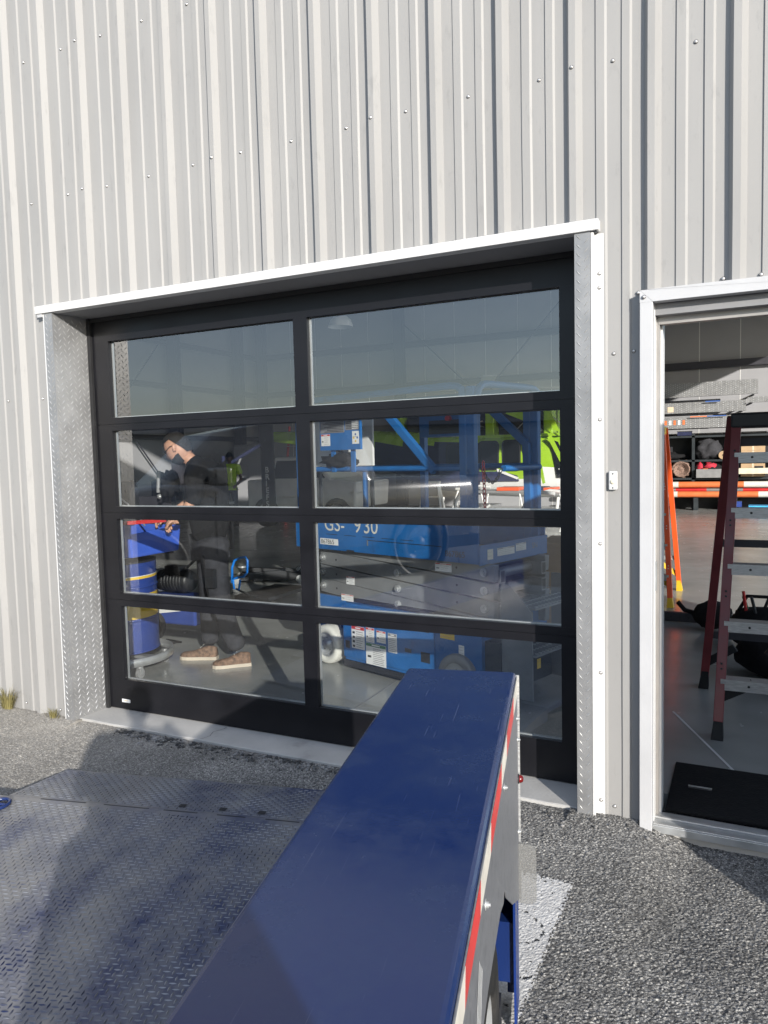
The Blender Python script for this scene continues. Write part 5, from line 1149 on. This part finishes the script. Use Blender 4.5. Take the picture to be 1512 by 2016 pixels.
for x, z, sx, sz, m_, lab in ((1.55, 1.30, .30, .12, 'wood', 'flat tan box on the upper rack shelf behind the top of the orange ladder'), (2.35, .42, .5, .10, 'insteel', 'flat dark tray on the low rack shelf under the striped tubes, middle'), (3.3, .06, .55, .16, 'drum_blue', 'dark blue bin on the floor under the rack, middle'), (1.6, .06, .5, .2, 'insteel', 'dark grey bin on the floor under the rack at the left of the doorway view'), (2.2, 1.94, .34, .10, 'navy', 'folded dark blue cloth on top of the rack left of the dark red ladder')):
    b = MB(); b.box(-sx/2, sx/2, -.18, .12, 0, sz, m_); b.box(-sx/2-.01, sx/2+.01, -.19, .13, sz, sz+.015, 'dark'); rest('storage_bin', b, (x, 18.1, z), lab, 'bin')
cr = thing('mechanic_creeper', 'light blue low creeper on casters at the foot of the rack', 'creeper', (4.15, 17.2, 0))
h = MB(); h.box(-.42, .35, -.25, .25, .12, .17, 'sky_blue'); h.beam((.3, -.2, .15), (.5, -.2, .5), .04, .04, 'sky_blue'); put('bed', h, cr)
for x in (-.35, .3):
    h = MB(); h.cyl((x, -.22, .05), (0,1,0), .05, .03, 'galv', 12); put('caster', h, cr)
dt = thing('floor_channel', 'dark perforated steel channel lying on the shop floor inside the doorway', 'steel channel', (0, 3.98, 0))
h = MB(); h.box(2.4, 4.5, 0, .05, .003, .085, 'insteel'); h.box(2.4, 3.02, -.012, 0, .01, .08, 'galv'); put('web', h, dt)
h = MB()
for i in range(16): h.cyl((2.55+i*.075, -.0125 if 2.55+i*.075 < 3.02 else -.0005, .045), (0,-1,0), .010, .001, 'dark', 8)
put('hole', h, dt)
# tool bags behind the red ladder
tg = thing('tool_bag', 'open black tool bag full of tools with a red handled clamp, behind the ladder', 'tool bag', (3.80, 3.15, 0))
h = MB(); h.blob((0,0,.17), (.26,.20,.17), 'black_cloth', 21, .16, 3, 2); put('bag', h, tg)
for k in range(9):
    h = MB(); a = (random.uniform(-.2, .2), random.uniform(-.12, .1), .27); b_ = (a[0]+random.uniform(-.08, .08), a[1], a[2]+random.uniform(.08, .2)); h.tube([a, b_], .012, ('red', 'navy', 'dark', 'brass', 'sign_green', 'dark', 'galv', 'red', 'navy')[k], 7); put('tool', h, tg)
h = MB(); h.tube([(-.16, 0, .3), (-.1, 0, .42), (.1, 0, .42), (.16, 0, .3)], .014, 'black_cloth'); put('handle', h, tg)
h = MB(); h.box(-.02, .07, -.21, -.2, .12, .24, 'brass'); put('leather_tag', h, tg)
b = MB(); b.blob((0,0,0), (.24,.17,.14), 'black_cloth', 31, .18, 3, 2); b.box(-.04, .10, -.05, .05, .10, .20, 'red'); b.blob((.12,0,-.02), (.12,.1,.09), 'dark', 5, .3); rest('tool_pouch', b, (3.86, 2.45, .14), 'black tool pouch with a bright red grip lying nearest on the floor', 'tool bag')
b = MB(); b.blob((0,0,0), (.16,.12,.12), 'black_cloth', 41, .16, 3, 2); b.tube([(-.1,0,0),(-.22,0,.03),(-.28,0,.1)], .02, 'black_cloth'); rest('cloth_bundle', b, (3.43, 3.75, .13), 'small black cloth bundle on the floor left of the dark red ladder', 'bag')
dm_ = thing('door_mat', 'black rubber floor mat just inside the open doorway', 'mat', (0, 0, 0))
h = MB(); h.box(3.385, 4.27, .115, .66, .001, .013, 'mat_black'); put('rubber_sheet', h, dm_, bevel=.003)
h = MB(); h.box(3.46, 3.56, .385, .388, .013, .020, 'galv'); h.box(3.46, 3.56, .37, .40, .013, .0145, 'dark'); put('clip', h, dm_)
# items at the left, far side of the hangar
cab = thing('storage_cabinet', 'tall light grey steel cabinet standing against the back left wall', 'cabinet', (-9.95, 15.7, 0))
h = MB(); h.box(-.5, .5, -.25, .25, .05, 2.05, 'rod_grey'); put('case', h, cab, bevel=.01)
for s_ in (-1, 1):
    h = MB(); h.box(min(s_*.01, s_*.49), max(s_*.01, s_*.49), -.262, -.25, .1, 2.0, 'inwall'); put('door', h, cab)
jb = thing('engine_hoist', 'dark blue tubular engine hoist frame behind the far worker', 'hoist', (-8.6, 13.2, 0))
h = MB(); h.tube([(-.6, 0, .1), (-.5, 0, 1.7)], .05, 'navy'); h.tube([(-.7, 0, 1.3), (1.0, 0, 2.1)], .05, 'navy'); h.tube([(-.8, -.4, .08), (.9, -.5, .08)], .04, 'navy'); h.tube([(-.8, .4, .08), (.9, .5, .08)], .04, 'navy'); h.tube([(-.55, 0, .5), (.1, 0, 1.68)], .03, 'galv'); put('frame', h, jb)
rl = thing('step_ladder', 'red stepladder leaning at the far left back wall', 'ladder', (-9.1, 16.4, 0))
for x in (-.22, .22):
    h = MB(); h.beam((x, 0, 0), (x*.8, .4, 2.6), .03, .08, 'red'); put('stile', h, rl)
for i in range(1, 8):
    h = MB(); h.box(-.2, .2, .045*i-.03, .045*i+.03, .33*i-.01, .33*i+.01, 'step_alu'); put('step', h, rl)
ct = thing('cotton_banner', 'narrow dark vertical banner with white letters on the wall column', 'banner', (-5.45, 10.0, 0))
h = MB(); h.box(-.16, .16, -.02, .02, .45, 2.5, 'dark'); put('cloth', h, ct)
for i, chx in enumerate('BRIEFS'):
    me = text_mesh(chx, .17, .001, 'paper', .004); o = bpy.data.objects.new('lettering', me); COL.objects.link(o); o.parent = ct; o.location = (-.06, -.024, 1.30-.145*i); o.rotation_euler = (math.radians(90), 0, 0)
cbx = thing('cardboard_box', 'stack of flattened brown cardboard behind the lift at the right pane edge', 'box', (2.45, 3.2, 0)); h = MB(); h.box(-.35, .25, -.3, .3, 0, .82, 'card'); put('carton', h, cbx, bevel=.01)
h = MB(); h.box(-.35, .25, -.302, -.3005, .4, .43, 'brass'); put('packing_tape', h, cbx)
pbag = MB(); pbag.blob((0,0,0), (.14,.1,.07), 'white', 17, .5, 3, 3); rest('plastic_sheet', pbag, (2.45, 3.2, .87), 'crumpled white plastic on top of the brown cardboard behind the lift', 'plastic')
wb2 = thing('work_bench', 'low work bench with mixed black and white equipment far left inside', 'bench', (-5.2, 7.2, 0))
h = MB(); h.box(-.9, .7, -.35, .35, .80, .85, 'rod_grey'); put('bench_top', h, wb2)
for x in (-.85, .65):
    for y in (-.3, .3):
        h = MB(); h.box(x-.03, x+.03, y-.03, y+.03, 0, .8, 'insteel'); put('leg', h, wb2)
for k, (x, m_, sx, sz, lab) in enumerate(((-.6, 'navy', .28, .4, 'dark blue machine case on the far work bench, leftmost'), (-.1, 'galv', .2, .28, 'grey metal case on the far work bench, in the middle'), (.35, 'sign_green', .3, .34, 'green machine housing on the far work bench, rightmost'))):
    b = MB(); b.box(-sx/2, sx/2, -.15, .15, 0, sz, m_); b.box(-sx/2+.03, sx/2-.03, -.16, -.15, .05, sz-.08, 'dark'); b.tube([(-sx/3, 0, sz), (-sx/3, 0, sz+.04), (sx/3, 0, sz+.04), (sx/3, 0, sz)], .012, 'dark'); rest('machine_case', b, (-5.2+x, 7.2, .85), lab, 'machine')
# high bay lamp
lp = thing('high_bay_lamp', 'white bell shaped high bay lamp hanging from the hangar roof', 'lamp', (-3.6, 10.0, 0))
h = MB(); h.lathe((0,0,4.16), (0,0,1), [(.25,0),(.245,.03),(.20,.14),(.11,.23),(.08,.24),(.08,.40),(.0001,.42)], 'white', 28); put('shade', h, lp)
h = MB(); h.cyl((0,0,4.20), (0,0,1), .06, .09, 'paper', 14); h.tube([(0,0,4.55),(0,0,7.2)], .01, 'dark', 6); put('bulb', h, lp)

# ================================================================== PICKUP OUTSIDE (seen mirrored in the panes)
fx = Vector((-.459, .888, 0)); PK = thing('parked_pickup', 'silver crew cab pickup parked outside along the trailer, mirrored in the panes', 'pickup truck', (-1.40, -3.55, -.03), (0, 0, math.atan2(fx.y, fx.x)))
# local +x = front (towards the building), local -y = right hand side facing the trailer
def car_loft(rows, m_):
    mb = MB(); n = len(rows[0][1]); vs = []
    for x, pr_ in rows:
        for (y, z) in pr_: vs.append((x, y, z))
    fs = [(j*n+i, j*n+i+1, (j+1)*n+i+1, (j+1)*n+i) for j in range(len(rows)-1) for i in range(n-1)]; fs += [tuple(range(n)), tuple(range((len(rows)-1)*n, len(rows)*n))[::-1]]
    mb.add(vs, fs, m_, True); return mb
def sec(w_, z0, z1, z2, wt): return [(-w_*.9, z0), (-w_, z0+.15), (-w_*1.0, z1-.12), (-w_*.96, z1), (-wt, z2), (wt, z2), (w_*.96, z1), (w_, z1-.12), (w_, z0+.15), (w_*.9, z0)]
off = -.96
rows = [(2.35, sec(.80,.55,.95,1.0,.7)), (2.2, sec(.93,.45,1.12,1.16,.8)), (1.2, sec(.96,.42,1.22,1.30,.82)), (.85, sec(.96,.42,1.27,1.34,.82)), (-3.3, sec(.96,.42,1.28,1.32,.82)), (-3.45, sec(.9,.5,1.2,1.25,.8))]
b_ = car_loft(rows, 'silver'); put('body', b_, PK, (0, -off, 0))
crows = [(.95, [(-.80,1.30),(-.78,1.32),(.78,1.32),(.80,1.30)]), (.30, [(-.86,1.30),(-.68,1.93),(.68,1.93),(.86,1.30)]), (-.2, [(-.87,1.30),(-.69,2.02),(.69,2.02),(.87,1.30)]), (-1.2, [(-.87,1.30),(-.69,2.02),(.69,2.02),(.87,1.30)]), (-1.55, [(-.86,1.30),(-.68,1.96),(.68,1.96),(.86,1.30)]), (-1.72, [(-.86,1.30),(-.76,1.45),(.76,1.45),(.86,1.30)])]
put('cabin', car_loft(crows, 'silver'), PK, (0, -off, 0))
for q in (((.72,1.36),(.25,1.78),(-.40,1.83),(-.40,1.36)), ((-.48,1.36),(-.48,1.83),(-1.35,1.82),(-1.45,1.36))):
    h = MB(); vs = [(x, -(.862-(z-1.30)*.30)-.004, z) for x, z in q]+[(x, -(.862-(z-1.30)*.30)+.004, z) for x, z in q]; h.add(vs, [(0,1,2,3),(4,7,6,5),(0,4,5,1),(1,5,6,2),(2,6,7,3),(3,7,4,0)], 'tinted'); put('side_window', h, PK, (0, -off, 0))
for x in (1.45, -2.35):
    wheel(PK, 'wheel', (x, .02+.10, .40), .40, .25, (0,-1,0), 'tyre', 'insteel'); wheel(PK, 'wheel', (x, 1.80, .40), .40, .25, (0,1,0), 'tyre', 'insteel')
    h = MB(); h.lathe((x, -.006, .42), (0,-1,0), [(.50,-.05),(.50,.004),(.44,.004),(.44,-.05)], 'dark', 32); put('wheel_arch', h, PK)
h = MB(); h.box(.50, .72, -.22, -.02, 1.32, 1.52, 'silver'); put('side_mirror', h, PK, bevel=.03)
for x in (-.30, -1.32):
    h = MB(); h.box(x-.10, x+.08, -.03, -.004, 1.14, 1.17, 'chrome'); put('door_handle', h, PK, bevel=.006)
h = MB()
for x in (.62, -.44, -1.52): h.box(x-.006, x+.006, -.0045, -.0005, .52, 1.24, 'dark')
put('door_gap', h, PK)
h = MB(); h.box(-3.5, 2.3, .05, 1.85, .28, .44, 'dark'); put('underbody', h, PK)
h = MB(); h.box(2.34, 2.48, .1, 1.8, .45, .72, 'chrome'); put('bumper', h, PK, bevel=.03)
for y in (.2, 1.5):
    h = MB(); h.box(2.20, 2.36, y, y+.25, .85, 1.05, 'paper'); put('headlight', h, PK, bevel=.02)

# long low building across the lot, seen only mirrored in the panes
wh = thing('metal_warehouse', 'long low metal sheds across the lot, mirrored in the upper panes', 'building', (-45, -62, -.1), (0, 0, math.radians(-14)))
h = MB(); h.prism([(-6, 0), (6, 0), (6, 4.6), (0, 6.2), (-6, 4.6)], 'x', -70, 60, 'siding'); put('wall', h, wh)
h = MB(); h.prism([(0, 6.25), (6.6, 4.45), (6.6, 4.6), (0, 6.45), (-6.6, 4.6), (-6.6, 4.45)], 'x', -71, 61, 'insteel'); put('roof', h, wh)
for k in range(9):
    h = MB(); h.box(-62+14*k, -56+14*k, 6.0, 6.05, 0, 3.6, 'frame_white'); put('roller_door', h, wh)
